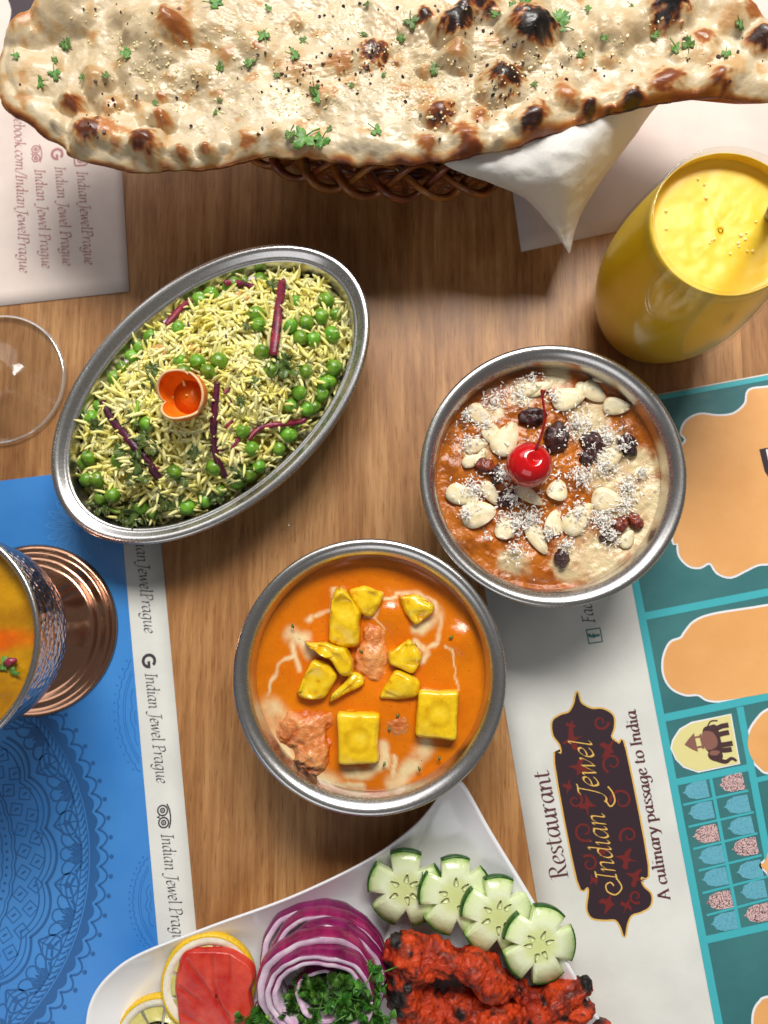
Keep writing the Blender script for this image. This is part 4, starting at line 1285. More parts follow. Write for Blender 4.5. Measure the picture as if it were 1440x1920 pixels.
HA, HB = da - .0135, db - .0125
hc = U(398, 738, ZR)
def heap_z(x, y):
    u, v = to_dish(x, y)
    rho2 = np.minimum((u / HA) ** 2 + (v / HB) ** 2, 1.3)
    P = np.stack([np.atleast_1d(x), np.atleast_1d(y), np.atleast_1d(x) * 0], 1)
    return .0255 + .028 * np.sign(1 - rho2) * np.abs(1 - rho2) ** .75 + (fbm(P, 75, 3, seed=21) - .5) * .008


nr, nt = 40, 120
V = [(0, 0, float(heap_z(np.array([dc.x]), np.array([dc.y]))[0]) - .002)]
for i in range(1, nr):
    for j in range(nt):
        a = 2 * pi * j / nt; r = i / (nr - 1)
        u, v = HA * r * math.cos(a), HB * r * math.sin(a)
        x, y = dc.x + u * cd - v * sd, dc.y + u * sd + v * cd
        V.append((u, v, float(heap_z(np.array([x]), np.array([y]))[0]) - .0025))
F = [(0, 1 + j, 1 + (j + 1) % nt) for j in range(nt)] + grid_faces(nr - 1, nt, True, 1)
rice = empty('pea_rice', (dc.x, dc.y, 0), 'mound of yellow basmati rice filling the oval dish', 'rice', kind='stuff', rz=dth)
mk('rice_bed', V, F, M['rice_bed'], rice)
# grains
NG = 2700
k7 = np.linspace(0, 1, 7)
rad = np.array([.35, .82, 1, 1.02, .98, .78, .3])
ang = np.linspace(0, 2 * pi, 6, endpoint=False)
cu = (k7 - .5) * 1.0
base = np.array([[cu[i], rad[i] * math.cos(a), rad[i] * math.sin(a)] for i in range(7) for a in ang])
GF = np.array(grid_faces(7, 6)); capf = [tuple(range(6))[::-1], tuple(36 + j for j in range(6))]
VV, FF = [], []
for g_ in range(NG):
    rr = math.sqrt(RNG.uniform(0, 1)) * 1.02; a = RNG.uniform(0, 2 * pi)
    u, v = HA * rr * math.cos(a), HB * rr * math.sin(a)
    x, y = dc.x + u * cd - v * sd, dc.y + u * sd + v * cd
    e = .0015
    z0, zx, zy = heap_z(np.array([x, x + e, x]), np.array([y, y, y + e]))
    nx, ny = -(zx - z0) / e, -(zy - z0) / e
    N = Vector((nx, ny, 1)).normalized()
    # into dish frame
    N = Vector((N.x * cd + N.y * sd, -N.x * sd + N.y * cd, N.z))
    L = RNG.uniform(.0084, .0134); w = RNG.uniform(.00085, .00125)
    t_ = Vector((math.cos(RNG.uniform(0, 6.3)), math.sin(RNG.uniform(0, 6.3)), 0)); 
    th_ = RNG.uniform(0, 2 * pi); t_ = Vector((math.cos(th_), math.sin(th_), 0))
    t_ = (t_ - N * t_.dot(N)).normalized()
    lift = RNG.normal(0, .32) if RNG.random() < .8 else RNG.normal(.6, .35)
    t_ = (t_ * math.cos(lift) + N * math.sin(abs(lift))).normalized()
    b_ = N.cross(t_).normalized(); n_ = t_.cross(b_)
    bend = RNG.uniform(-.0014, .0026)
    B = base.copy()
    bx = B[:, 0] * L; by = B[:, 1] * w; bz = B[:, 2] * w * .85
    bz = bz - bend * (B[:, 0] * 2) ** 2; by = by + RNG.uniform(-.0012, .0012) * (B[:, 0] * 2) ** 2
    off = RNG.uniform(-.002, .0012) + abs(math.sin(lift)) * L * .32
    c0 = np.array([u, v, z0]) + np.array(N) * off
    VV.append(c0 + np.outer(bx, t_) + np.outer(by, b_) + np.outer(bz, n_))
    o = g_ * 42
    FF.append(GF + o)
FF = [tuple(f) for f in np.concatenate(FF)] + [tuple(i + g_ * 42 for i in c) for g_ in range(NG) for c in capf]
o = mk('rice_grains', np.concatenate(VV), FF, M['rice'], rice)
o['kind'] = 'stuff'

Zr = lambda X, Y: (80 + X * .4375, 430 + Y * .4377)


def on_heap(X, Y, dz=0.0):
    px_, py_ = Zr(X, Y)
    z = .035
    for _ in range(6):
        p = U(px_, py_, z); z = float(heap_z(np.array([p.x]), np.array([p.y]))[0]) + dz
        z = max(z, .014)
    p = U(px_, py_, z)
    u, v = to_dish(p.x, p.y)
    q = math.sqrt((u / (da - .0165)) ** 2 + (v / (db - .0165)) ** 2)
    if q > 1:
        u, v = u / q, v / q
        p = Vector((dc.x + u * cd - v * sd, dc.y + u * sd + v * cd, 0))
        p.z = float(heap_z(np.array([p.x]), np.array([p.y]))[0]) + dz
    return p


pea_me = []
for s in range(4):
    bm = bmesh.new(); bmesh.ops.create_uvsphere(bm, u_segments=20, v_segments=14, radius=.0043)
    V = np.array([v.co[:] for v in bm.verts])
    d = 1 + (fbm(V, 240, 3, seed=30 + s) - .5) * .30 - (.12 * np.abs(np.sin(V[:, 0] * 1400 + 2 * s)) * (fbm(V, 200, 2, seed=s) > .5) if s % 2 else 0)
    for v, q in zip(bm.verts, V * d[:, None]): v.co = q
    me = bpy.data.meshes.new('pea'); bm.to_mesh(me); bm.free()
    for q in me.polygons: q.use_smooth = True
    me.materials.append(M['pea']); pea_me.append(me)
peas = [(690, 245), (800, 240), (850, 215), (920, 165), (1215, 305), (1255, 365), (915, 365), (925, 410), (1240, 450), (585, 425), (440, 440), (360, 485), (330, 540), (300, 605), (235, 655), (665, 570), (755, 565), (710, 610),
        (940, 525), (1062, 415), (1280, 600), (1262, 660), (1235, 720), (1200, 665), (1130, 770), (1187, 770), (1050, 880), (1095, 905), (1045, 970), (860, 865), (895, 940), (930, 1020), (895, 1065), (850, 1115), (735, 1020), (565, 1040),
        (145, 865), (200, 980), (160, 1040), (180, 1105), (235, 1075), (250, 1150), (300, 1140), (1100, 700), (1125, 610), (1190, 375), (1130, 400), (650, 315), (750, 240), (1060, 755), (450, 835), (980, 605), (1105, 465), (590, 565), (605, 615),
        (985, 175), (1160, 470), (1085, 310), (480, 1215), (420, 1190), (700, 1170), (760, 1120), (620, 1190), (180, 800), (330, 990)]
pe_ = []
for i, (X, Y) in enumerate(peas):
    p = on_heap(X, Y, .0024 if i < 50 else .0014)
    s = random.uniform(.9, 1.12)
    o = mk_mesh('pea', pea_me[i % 4], None, None, p, (random.uniform(0, 6), random.uniform(0, 6), random.uniform(0, 6)), (s, s, s))
    tag(o, None, 'pea', 'peas in the rice'); pe_.append((o, X, Y))
clock(pe_, (640, 700), 'glossy green pea in the rice,', 'the carrot flower')


def strip_thing(name, pts, w, th, mat, label, cat, group, lift=.002, lifts=None):
    P = []
    for k, (X, Y) in enumerate(pts):
        p = on_heap(X, Y, lift if lifts is None else lifts[k]); P.append(p)
    P = smooth_line(P, 8)
    c = P[0].copy(); c[2] = P[:, 2].min()
    T = np.gradient(P, axis=0); T /= np.linalg.norm(T, axis=1)[:, None]
    S = np.cross(T, [0, 0, 1.0]); S /= np.linalg.norm(S, axis=1)[:, None]; N = np.cross(S, T)
    V = []
    n = len(P)
    for i in range(n):
        ww = w / 2 * (1 - .25 * (abs(i / (n - 1) - .5) * 2) ** 4)
        tw = .25 * math.sin(i * .4)
        s = S[i] * math.cos(tw) + N[i] * math.sin(tw); nn = np.cross(T[i], s) * -1
        for a, b in ((-1, -.8), (-.9, 1), (0, 1.15), (.9, 1), (1, -.8)):
            V.append(P[i] + s * a * ww + nn * b * th / 2 - c)
    F = grid_faces(n, 5) + [(4, 3, 2, 1, 0), tuple((n - 1) * 5 + j for j in range(5))]
    o = mk(name, V, F, mat, None, loc=c)
    return tag(o, label, cat, group)


GB = 'beetroot strips on the rice'
strip_thing('beetroot_strip', [(835, 112), (868, 175), (908, 248)], .0036, .0018, M['beet'], 'beetroot strip leaning on the upper rim of the rice dish', 'beetroot', GB, lifts=[.008, .006, .003])
strip_thing('beetroot_strip', [(648, 228), (600, 320), (530, 410)], .0034, .0018, M['beet'], 'beetroot strip at the upper left edge of the rice', 'beetroot', GB, lifts=[.008, .006, .004])
strip_thing('beetroot_strip', [(1028, 218), (1008, 370), (988, 540)], .0050, .0022, M['beet'], 'longest straight beetroot strip, on the upper right of the rice', 'beetroot', GB, .0042)
strip_thing('beetroot_strip', [(255, 738), (310, 830), (375, 905), (430, 970), (500, 1070)], .0046, .0022, M['beet_dark'], 'dark beetroot strip with coriander on the lower left rice', 'beetroot', GB, .0038)
strip_thing('beetroot_strip', [(748, 655), (738, 770), (732, 900), (750, 990), (785, 1062)], .0036, .0020, M['beet_dark'], 'nearly black curved beetroot strip hanging below the carrot flower', 'beetroot', GB, .0042)
strip_thing('beetroot_strip', [(880, 900), (930, 852), (1010, 835), (1110, 822), (1198, 812)], .0030, .0016, M['beet'], 'thin red beetroot strip curving to the right rim of the rice', 'beetroot', GB, .0042)
it_ = []
for (X, Y, L) in ((790, 690, 40), (805, 740, 22), (800, 835, 50), (825, 920, 60), (845, 985, 40), (775, 820, 20), (770, 945, 18), (820, 955, 20), (490, 1030, 30), (1070, 515, 16), (835, 900, 26)):
    it_.append((strip_thing('beetroot_shred', [(X - L / 3, Y + L / 3), (X, Y), (X + L / 3, Y - L / 3)], .0016, .0012, M['beet'], None, 'beetroot', 'beetroot shreds on the rice', .0022), X, Y))
clock(it_, (640, 700), 'tiny pink beetroot shred on the rice,', 'the carrot flower')
it_ = []
for i, (X, Y) in enumerate(((610, 515), (500, 520), (850, 290), (1150, 860), (640, 520))):
    it_.append((strip_thing('onion_bit', [(X - 30, Y), (X, Y - 8), (X + 30, Y + 6)], .0055, .001, M['onion_bit'], None, 'onion', 'fried onion bits in the rice', .0012), X, Y))
clock(it_, (640, 700), 'golden fried onion bit in the rice,', 'the carrot flower')
it_ = []
for i, (X, Y) in enumerate(((628, 410), (665, 468), (715, 462), (588, 522), (415, 580), (518, 575), (825, 600), (785, 465), (1165, 610), (1105, 445), (770, 265), (1010, 710), (540, 880))):
    p = on_heap(X, Y, .0022)
    V, F = tube([(-.0022, 0, 0), (-.001, .0002, .0003), (.001, .0002, .0003), (.0022, 0, 0)], [.0002, .0006, .0006, .0002], 6)
    o = mk('cumin_seed', V, F, M['flake'], None, loc=p, rot=(0, 0, random.uniform(0, 6)))
    tag(o, None, 'cumin seed', 'cumin seeds in the rice'); it_.append((o, X, Y))
clock(it_, (640, 700), 'slim dark cumin seed on the rice,', 'the carrot flower')
it_ = []
for i, (X, Y, m) in enumerate(((535, 300, 0), (520, 335, 0), (900, 115, 0), (960, 150, 0), (280, 560, 0), (540, 320, 0), (350, 445, 0), (1215, 810, 0), (480, 1290, 0))):
    it_.append((strip_thing('white_sliver', [(X - 28, Y + 12), (X, Y - 8), (X + 28, Y + 10)], .0022, .0008, M['onion_flesh'], None, 'shred', 'white shreds by the dish rim', .004), X, Y))
clock(it_, (640, 700), 'white curled shred at the rice edge,', 'the carrot flower')
# carrot flower
fp = on_heap(650, 725, .002)
fl_ = empty('carrot_flower', fp, 'carved orange carrot tulip standing in the middle of the rice', 'carrot flower')
fl_.rotation_euler = (R_(-8), R_(-10), R_(75))
NP = 3
H, R0 = .0195, .0122
for side, mt in ((0, 'carrot'),):
    nth, nz = 100, 16
    V = []
    for lay in (0, 1):
        for i in range(nz):
            for j in range(nth):
                a = 2 * pi * j / nth
                ph = (a * NP / (2 * pi)) % 1
                pk = math.sin(ph * pi) ** .45
                hmax = H * (.55 + .45 * pk) * (1 + .10 * math.sin(a * 2 + 1))
                tt = i / (nz - 1)
                z = tt * hmax
                r = R0 * (.30 + .80 * math.sin(min(z / H, 1) * 1.9) ** .7) if z > 0 else R0 * .3
                r *= 1 - .10 * (1 - pk) * tt
                r -= lay * .0011
                V.append((r * math.cos(a), r * math.sin(a), z + lay * .0006 * (1 - tt)))
    m = nz * nth
    F = [f[::1] for f in grid_faces(nz, nth)] + [tuple(i + m for i in f[::-1]) for f in grid_faces(nz, nth)]
    mk('petals', V, F, M['carrot'], fl_)
    top = (nz - 1) * nth
    Vr = []
    for j in range(nth):
        a_, b_ = Vector(V[top + j]), Vector(V[m + top + j])
        Vr += [a_ + (a_ - b_) * .08 - Vector((0, 0, .0003)), a_ + Vector((0, 0, .0004)), b_ + Vector((0, 0, .0004)), b_ - (a_ - b_) * .08 - Vector((0, 0, .0003))]
    F = []
    for j in range(nth):
        k = (j + 1) % nth
        for q in range(3): F.append((j * 4 + q, k * 4 + q, k * 4 + q + 1, j * 4 + q + 1))
    mk('petal_edges', Vr, F, M['carrot_edge'], fl_)
V, F = tube([(0, 0, .0005), (0, 0, .003)], [.004, .006], 16)
mk('flower_base', V, F, M['carrot'], fl_)
V, F = tube([(0, 0, .004), (0, 0, .0062)], [.0088, .0096], 40)
mk('flower_heart', V, F, M['carrot'], fl_)

# ------------------------------------------------------------------ coriander leaf shapes
def leaf_mesh(name, mat, seed, lobes=5, size=.006, ruffle=.12, stalk=True):
    rnd = random.Random(seed)
    n = lobes * 8
    V = [(0, 0, 0)]
    out = []
    for k in range(n + 1):
        a = R_(-125) + R_(250) * k / n
        ph = (k / n * lobes) % 1
        r = .52 + .48 * (math.sin(ph * pi) ** .6) * (.75 + .25 * math.cos(a)) + .07 * math.sin(k * 2.6) 
        out.append((a, r * rnd.uniform(.72, 1.15)))
    for rr in (.35, .7, 1):
        for a, r in out:
            q = r * rr
            z = ruffle * math.sin(a * 5 + seed) * q * q + .18 * q * q * math.cos(a * 2 + seed) + rnd.uniform(-.02, .02)
            V.append((q * math.cos(a), q * math.sin(a), z))
    m = n + 1
    F = [(0, 1 + k, 2 + k) for k in range(n)]
    for i in range(2):
        for k in range(n): F.append((1 + i * m + k, 1 + (i + 1) * m + k, 2 + (i + 1) * m + k, 2 + i * m + k))
    V = [(v[0] * size, v[1] * size, v[2] * size) for v in V]
    if stalk:
        tv, tf = tube([(0, 0, 0), (-.5 * size, .05 * size, .05 * size), (-.95 * size, .2 * size, 0)], .06 * size, 5)
        o = len(V); V += [tuple(v) for v in tv]; F += [tuple(i + o for i in f) for f in tf]
    me = bpy.data.meshes.new(name); me.from_pydata(V, [], F); me.materials.append(mat)
    for p in me.polygons: p.use_smooth = True
    # give the leaf a thickness
    bm = bmesh.new(); bm.from_mesh(me)
    bmesh.ops.solidify(bm, geom=bm.faces[:n * 3], thickness=.00018)
    bm.to_mesh(me); bm.free()
    return me


LEAF = [leaf_mesh('coriander_leaf', M['leaf'], s, 3 + s % 3, .006) for s in range(5)]
LEAFD = [leaf_mesh('coriander_leaf', M['leaf_dark'], s + 9, 3 + s % 3, .006, .25) for s in range(5)]
cor = [(380, 820, 1.3), (440, 880, 1.6), (400, 930, 1.5), (460, 930, 1.3), (350, 960, 1.2), (410, 1000, 1.3), (440, 1060, 1.1), (390, 1060, 1.2), (230, 850, 1.2), (1010, 590, 1.5), (1060, 600, 1.4), (1030, 560, 1.1), (420, 1210, 1.8), (380, 1240, 1.8),
       (340, 1250, 1.6), (480, 1210, 1.4), (520, 1160, 1.2), (850, 1020, 1.3), (830, 1060, 1.2), (660, 960, 1.0), (700, 1160, 1.2), (460, 640, 1.2), (470, 600, .9), (1020, 240, 1.0), (980, 240, .9), (610, 1070, .9), (910, 660, .8), (840, 740, .8),
       (390, 370, .8), (370, 400, .9), (310, 470, 1.1), (250, 1190, 1.5), (540, 1040, .9), (720, 880, .9), (880, 410, .7), (760, 1150, 1.3), (570, 1190, 1.3)]
it_ = []
for i, (X, Y, s) in enumerate(cor):
    p = on_heap(X, Y, .0042)
    o = mk_mesh('coriander_leaf', LEAFD[i % 5], None, None, p, (random.uniform(-.5, .5), random.uniform(-.5, .5), random.uniform(0, 6.3)), (s * .9,) * 3)
    tag(o, None, 'coriander', 'coriander scraps in the rice'); it_.append((o, X, Y))
clock(it_, (640, 700), 'dark coriander leaf scrap in the rice,', 'the carrot flower')
it_ = []
for i, (X, Y, L, an) in enumerate(((400, 790, 60, 80), (280, 1250, 40, -20), (620, 250, 70, -30), (1150, 870, 20, 0))):
    a = R_(an)
    it_.append((strip_thing('coriander_stalk', [(X - L * math.cos(a), Y + L * math.sin(a)), (X, Y), (X + L * math.cos(a), Y - L * math.sin(a))], .0016, .0014, M['chive'], None, 'coriander', 'coriander stalks in the rice', .004), X, Y))
clock(it_, (640, 700), 'cut green coriander stalk in the rice,', 'the carrot flower')

# ------------------------------------------------------------------ basket under the bread
bc = U(765, 150, .06)
BA, BB, BZ = .107, .0575, .0585
bk = empty('wicker_basket', (bc.x, bc.y, 0), 'brown oval wicker basket with a braided rim under the naan', 'basket', rz=R_(-3))


def ell(t, da_, z): return ((BA + da_) * math.cos(t), (BB + da_) * math.sin(t), z)


T_ = np.linspace(0, 2 * pi, 520, endpoint=False)
KW = 11
for s in range(3):
    for c in range(3):
        P = []
        for t_ in T_:
            ph = KW * t_ + s * 2 * pi / 3
            u = math.sin(ph) * .0085
            w = math.sin(2 * ph) * .0034
            o_ = (c - 1) * .0031
            sl = math.cos(ph)
            P.append(ell(t_, u * .85 + o_ * .62 * .8 + w * .5, BZ - u * .55 + w + o_ * .7 + .0008 * math.sin(9 * t_ + c)))
        P.append(P[0])
        V, F = tube(P, .00185, 7, capped=False)
        mk('braid_cane', V, F, M['cane'], bk)
for k in range(9):
    z = .006 + k * .0058
    dq = -.026 + .0022 * k
    P = [ell(t_, dq + .0016 * math.sin(24 * t_ + k * pi), z + .0008 * math.sin(24 * t_ + k * pi + 1)) for t_ in np.linspace(0, 2 * pi, 240)]
    V, F = tube(P, .0026, 6, capped=False)
    mk('weaver_cane', V, F, M['cane'], bk)
for k in range(24):
    t_ = 2 * pi * k / 24
    V, F = tube([ell(t_, -.026, .002), ell(t_, -.016, .03), ell(t_, -.005, BZ)], .0024, 6)
    mk('stake_cane', V, F, M['cane'], bk)
th = np.linspace(0, 2 * pi, 96, endpoint=False)
V = [ell(t_, -.026, 0) for t_ in th] + [ell(t_, -.026, .005) for t_ in th]
mk('basket_base', V, grid_faces(2, 96) + [tuple(range(96))[::-1], tuple(range(96, 192))], M['cane'], bk)

# ------------------------------------------------------------------ napkin
def napkin():
    # rows run from under the bread to the hanging corner; the sheet folds over a soft crest
    top = [(800, 270, .0745), (900, 262, .0755), (1000, 240, .0770), (1085, 222, .0800), (1150, 206, .0780), (1215, 182, .0700), (1260, 172, .060)]
    r1 = [(835, 309, .0735), (900, 305, .0760), (985, 292, .0785), (1072, 282, .0800), (1130, 262, .0740), (1185, 235, .0630), (1222, 210, .052)]
    r2 = [(908, 338, .0690), (955, 340, .0715), (1010, 335, .0735), (1072, 334, .0720), (1115, 316, .0640), (1160, 285, .0530), (1190, 256, .044)]
    r3 = [(983, 370, .0600), (1008, 376, .0610), (1037, 380, .0600), (1068, 382, .0570), (1098, 366, .0500), (1130, 335, .0420), (1150, 308, .034)]
    r4 = [(1024, 412, .0470), (1036, 418, .0470), (1050, 423, .0450), (1066, 426, .0430), (1082, 414, .0380), (1100, 382, .0310), (1114, 352, .026)]
    r5 = [(1053, 452, .0370), (1058, 455, .0365), (1062, 457, .0355), (1067, 458, .0340), (1073, 452, .0310), (1080, 424, .0250), (1088, 394, .020)]
    r6 = [(1066, 473, .0310), (1067, 474, .0308), (1068, 474, .0305), (1069, 474, .0300), (1070, 470, .0280), (1073, 455, .0220), (1076, 436, .016)]
    rows = [[np.array(U(*p)) for p in r] for r in (top, r1, r2, r3, r4, r5, r6)]
    rows = [smooth_line(r, 8) for r in rows]
    cols = [smooth_line([r[j] for r in rows], 8) for j in range(len(rows[0]))]
    G = np.array(cols)              # nj x ni x 3
    nj, ni = G.shape[:2]
    P = G.reshape(-1, 3)
    n1 = (fbm(P, 60, 3, seed=40) - .5) * .0030 - np.abs(fbm(P, 90, 3, seed=41) - .5) * .0045
    P = P + np.stack([n1 * .2, -n1 * .3, n1], 1)
    c = np.array([P[:, 0].mean(), P[:, 1].mean(), P[:, 2].min()])
    V = np.vstack([P - c, P - c - [0, 0, .00025]])
    F = grid_faces(nj, ni, False) + [tuple(i + nj * ni for i in f[::-1]) for f in grid_faces(nj, ni, False)]
    o = mk('paper_napkin', V, F, M['napkin'], None, loc=c)
    tag(o, 'white paper napkin corner hanging from the basket under the naan', 'napkin')


napkin()

# ------------------------------------------------------------------ naan
ZN = .081
outl = [(-8, 140), (0, 186), (28, 218), (70, 248), (130, 286), (190, 308), (250, 317), (310, 318), (380, 314), (440, 305), (490, 295), (540, 289), (585, 291), (640, 302), (700, 307), (760, 307), (830, 300), (900, 290), (960, 276), (1010, 258), (1080, 234),
        (1150, 213), (1210, 198), (1270, 189), (1340, 183), (1400, 186), (1450, 186), (1500, 170), (1520, 130), (1490, 85), (1440, 45), (1390, 4), (1300, -40), (1150, -90), (950, -120), (700, -125), (480, -105), (300, -70), (190, -35), (112, -2), (62, 18), (34, 42), (14, 75), (-2, 108)]
O = smooth_line([U(x, y, ZN) for x, y in outl], 16, True)
d = np.r_[0, np.cumsum(np.linalg.norm(np.diff(np.vstack([O, O[:1]]), axis=0), axis=1))]
NT_ = 760
tt = np.linspace(0, d[-1], NT_, endpoint=False)
OO = np.vstack([O, O[:1]])
O = np.stack([np.interp(tt, d, OO[:, k]) for k in range(3)], 1)
wob = (fbm(O, 110, 4, seed=50) - .5) * .007
nc = np.array(U(720, 120, ZN))
O = O + (O - nc) / np.linalg.norm(O - nc, axis=1)[:, None] * wob[:, None]
S = 1 - (1 - np.linspace(0, 1, 190)) ** 1.25
S = S[1:]
XY = np.vstack([[nc[:2]], (nc[None, None, :2] + S[:, None, None] * (O[None, :, :2] - nc[:2])).reshape(-1, 2)])
SS = np.r_[0, np.repeat(S, NT_)]
# distance to the edge in metres (approx.)
RO = np.r_[0.02, np.tile(np.linalg.norm(O[:, :2] - nc[:2], axis=1), len(S))]
P3 = np.column_stack([XY, np.zeros(len(XY))])
edge = np.empty(len(XY))
from mathutils.kdtree import KDTree
OD = np.concatenate([O * (1 - k / 5) + np.roll(O, -1, 0) * (k / 5) for k in range(5)])
kd = KDTree(len(OD))
for i, q in enumerate(OD): kd.insert((q[0], q[1], 0), i)
kd.balance()
for i, q in enumerate(XY): edge[i] = kd.find((q[0], q[1], 0))[2]
blis = [(45, 55, 40, .0060, .45, 0, -14), (112, 18, 58, .0100, .06, 0, 0), (325, 58, 44, .0090, .52, 4, 0), (285, 66, 58, .0085, 0, 0, 0), (180, 150, 32, .0070, .28, -6, -10), (133, 186, 28, .0070, .62, 0, 4), (205, 200, 32, .0060, .30, 6, -6), (168, 246, 42, .0075, .72, 0, 0),
        (215, 248, 42, .0060, .45, -8, -4), (256, 172, 32, .0050, 0, 0, 0), (303, 218, 26, .0065, .5, 0, 3), (278, 268, 36, .0075, .72, 0, 0), (341, 282, 20, .0035, .5, 0, 0), (386, 280, 18, .0035, .5, 0, 0), (462, 260, 32, .0022, .52, 0, 0),
        (850, 50, 44, .0100, .93, 4, -8), (905, 8, 42, .0080, .92, 0, -4), (990, 62, 54, .0105, 1.0, 12, -2), (856, 106, 34, .0075, .38, 0, -6), (942, 158, 46, .0085, .90, 6, -8), (1258, 5, 50, .0090, 1.0, 0, 0), (688, 98, 42, .0050, .78, 8, 0),
        (640, 112, 34, .0030, .40, 0, 0), (560, 118, 48, .0025, .30, 0, 0), (480, 75, 40, .003, .12, 0, 0), (600, 165, 30, .0025, .36, 0, 0), (420, 95, 26, .002, .34, 0, 0), (1000, 224, 40, .0055, .84, 0, 0), (1062, 172, 36, .0050, .45, 0, 4), (1104, 198, 24, .0045, .82, 0, 0), (1148, 203, 12, .003, .85, 0, 0),
        (1187, 184, 28, .0045, .86, 0, 0), (1250, 148, 44, .0035, .62, 0, 0), (1346, 156, 30, .0045, .70, 0, 0), (825, 212, 34, .0055, .70, 0, 0), (872, 246, 34, .0025, .56, 0, 0), (802, 264, 24, .0025, .52, 0, 0), (878, 276, 34, .0025, .66, 0, 0), (1426, 76, 34, .0045, .82, 0, 0),
        (1160, 42, 52, .0065, .10, 0, 0), (1000, 15, 40, .005, .2, 0, 0), (1370, 30, 40, .004, .3, 0, 0), (1300, 90, 46, .004, .2, 0, 0), (740, 30, 60, .003, .1, 0, 0), (390, 30, 60, .004, .05, 0, 0), (240, 20, 40, .004, .05, 0, 0), (60, 130, 48, .004, .15, 0, 0),
        (800, 20, 26, .003, .8, 0, 0), (1090, 60, 36, .004, .1, 0, 0), (520, 200, 80, .002, .0, 0, 0), (700, 190, 90, .003, 0, 0, 0), (1380, 120, 34, .003, .25, 0, 0), (250, 120, 40, .004, 0, 0, 0), (1320, 60, 30, .003, .55, 0, 0), (1410, 20, 30, .003, .5, 0, 0)]
rb = random.Random(5)
for _ in range(46):
    x, y = rb.uniform(20, 1430), rb.uniform(5, 290)
    if 420 < x < 760 and 120 < y < 240 and rb.random() < .7: continue
    blis.append((x, y, rb.uniform(10, 24), rb.uniform(.0012, .0032), rb.choice([0, 0, .2, .3, .4, .5]), 0, 0))
Zn = (fbm(P3, 22, 3, seed=51) - .5) * .010 + (fbm(P3, 75, 3, seed=52) - .5) * .005 + (fbm(P3, 260, 3, seed=53) - .5) * .0013
rough_zone = sstep(.015, .035, edge)
Zn += (fbm(P3, 700, 2, seed=54) - .5) * .0011 * rough_zone
char = np.zeros(len(XY))
wrp = (fbm(P3, 150, 3, seed=55) - .5)
wrp2 = (fbm(P3, 420, 3, seed=56) - .5)
dome = np.zeros(len(XY))
for (bx, by, br, bh, bc_, ox, oy) in blis:
    c = U(bx, by, ZN + .004); s = 1 / PM(bx, by, ZN)
    dd_ = np.hypot(XY[:, 0] - c.x, XY[:, 1] - c.y) / (br * s)
    m = dd_ < 1.6
    dw = dd_ * .9 * (1 + wrp * .5 + .12 * np.sin(3 * np.arctan2(XY[:, 1] - c.y, XY[:, 0] - c.x) + bx))
    hh = np.clip(1 - np.clip(dw, 0, 1) ** 2, 0, 1) ** 1.15 * bh * 1.3
    dome = np.maximum(dome, hh) + .35 * np.minimum(dome, hh)
    if bc_ > 0:
        c2 = U(bx + ox, by + oy, ZN + .006)
        d2 = np.hypot(XY[:, 0] - c2.x, XY[:, 1] - c2.y) / (br * s)
        char = np.maximum(char, bc_ * (1 - sstep(.34, .92, d2 + wrp * .8 + wrp2 * .9)))
Zn = Zn * (1 - np.clip(dome / .006, 0, 1) * .5) + dome
# puffed border: rises just inside the edge, then turns down
Zn += .0026 * np.exp(-((edge - .009) / .006) ** 2)
roll = np.sqrt(np.clip(1 - ((.0042 - np.minimum(edge, .0042)) / .0042) ** 2, 0, 1))
Zt = ZN + .001 + Zn
zlow = ZN - .002 + (fbm(P3, 22, 3, seed=51) - .5) * .008
Zt = zlow + (Zt - zlow) * (.12 + .88 * roll)
# browning along the edge and small freckles
eb = (1 - sstep(.0005, .0055, edge)) * sstep(.42, .62, fbm(P3, 45, 3, seed=57)) * .62
eb = np.maximum(eb, (1 - sstep(.000, .0025, edge)) * .5 * sstep(.45, .6, fbm(P3, 60, 3, seed=58)))
fr = sstep(.56, .74, fbm(P3, 120, 4, seed=59)) * .34
char = np.clip(np.maximum(np.maximum(char, eb), fr), 0, 1)
stops = np.array([0, .22, .45, .62, .8, 1.0])
cols = np.array([srgb(214, 197, 166), srgb(206, 173, 124), srgb(180, 112, 54), srgb(130, 64, 26), srgb(58, 28, 16), srgb(20, 14, 12)])
C = np.stack([np.interp(char, stops, cols[:, k]) for k in range(3)], 1)
tone = fbm(P3, 40, 4, seed=60)[:, None]
wet = sstep(.45, .62, fbm(P3, 30, 3, seed=61))[:, None] * rough_zone[:, None]
C = C * (0.80 + .32 * tone) * (1 - wet * np.array([.14, .17, .23]))
nb = len(XY)
org = np.array([nc[0], nc[1], ZN - .006])
Vt = np.column_stack([XY, Zt]) - org
ringo = Vt[1 + (len(S) - 1) * NT_:]
b1 = ringo * [1, 1, 1] - [0, 0, .0012]; b2 = ringo * [.95, .95, 1] - [0, 0, .003]; b3 = ringo * [.5, .5, 1] - [0, 0, .003]
V = np.vstack([Vt, b1, b2, b3])
F = [(0, 1 + j, 1 + (j + 1) % NT_) for j in range(NT_)] + grid_faces(len(S), NT_, True, 1)
b0 = 1 + (len(S) - 1) * NT_
o1, o2, o3 = nb, nb + NT_, nb + 2 * NT_
for A, B in ((b0, o1), (o1, o2), (o2, o3)):
    F += [(A + j, B + j, B + (j + 1) % NT_, A + (j + 1) % NT_) for j in range(NT_)]
F.append(tuple(o3 + j for j in range(NT_)))
Cb = C[b0:b0 + NT_] * np.array([.8, .66, .5])
naan = empty('naan_bread', org, 'large blistered garlic naan with charred bubbles and coriander across the top', 'bread')
mk('bread', V, F, M['naan'], naan, col=np.vstack([C, Cb, Cb, Cb]))
Wt = np.column_stack([XY, Zt])


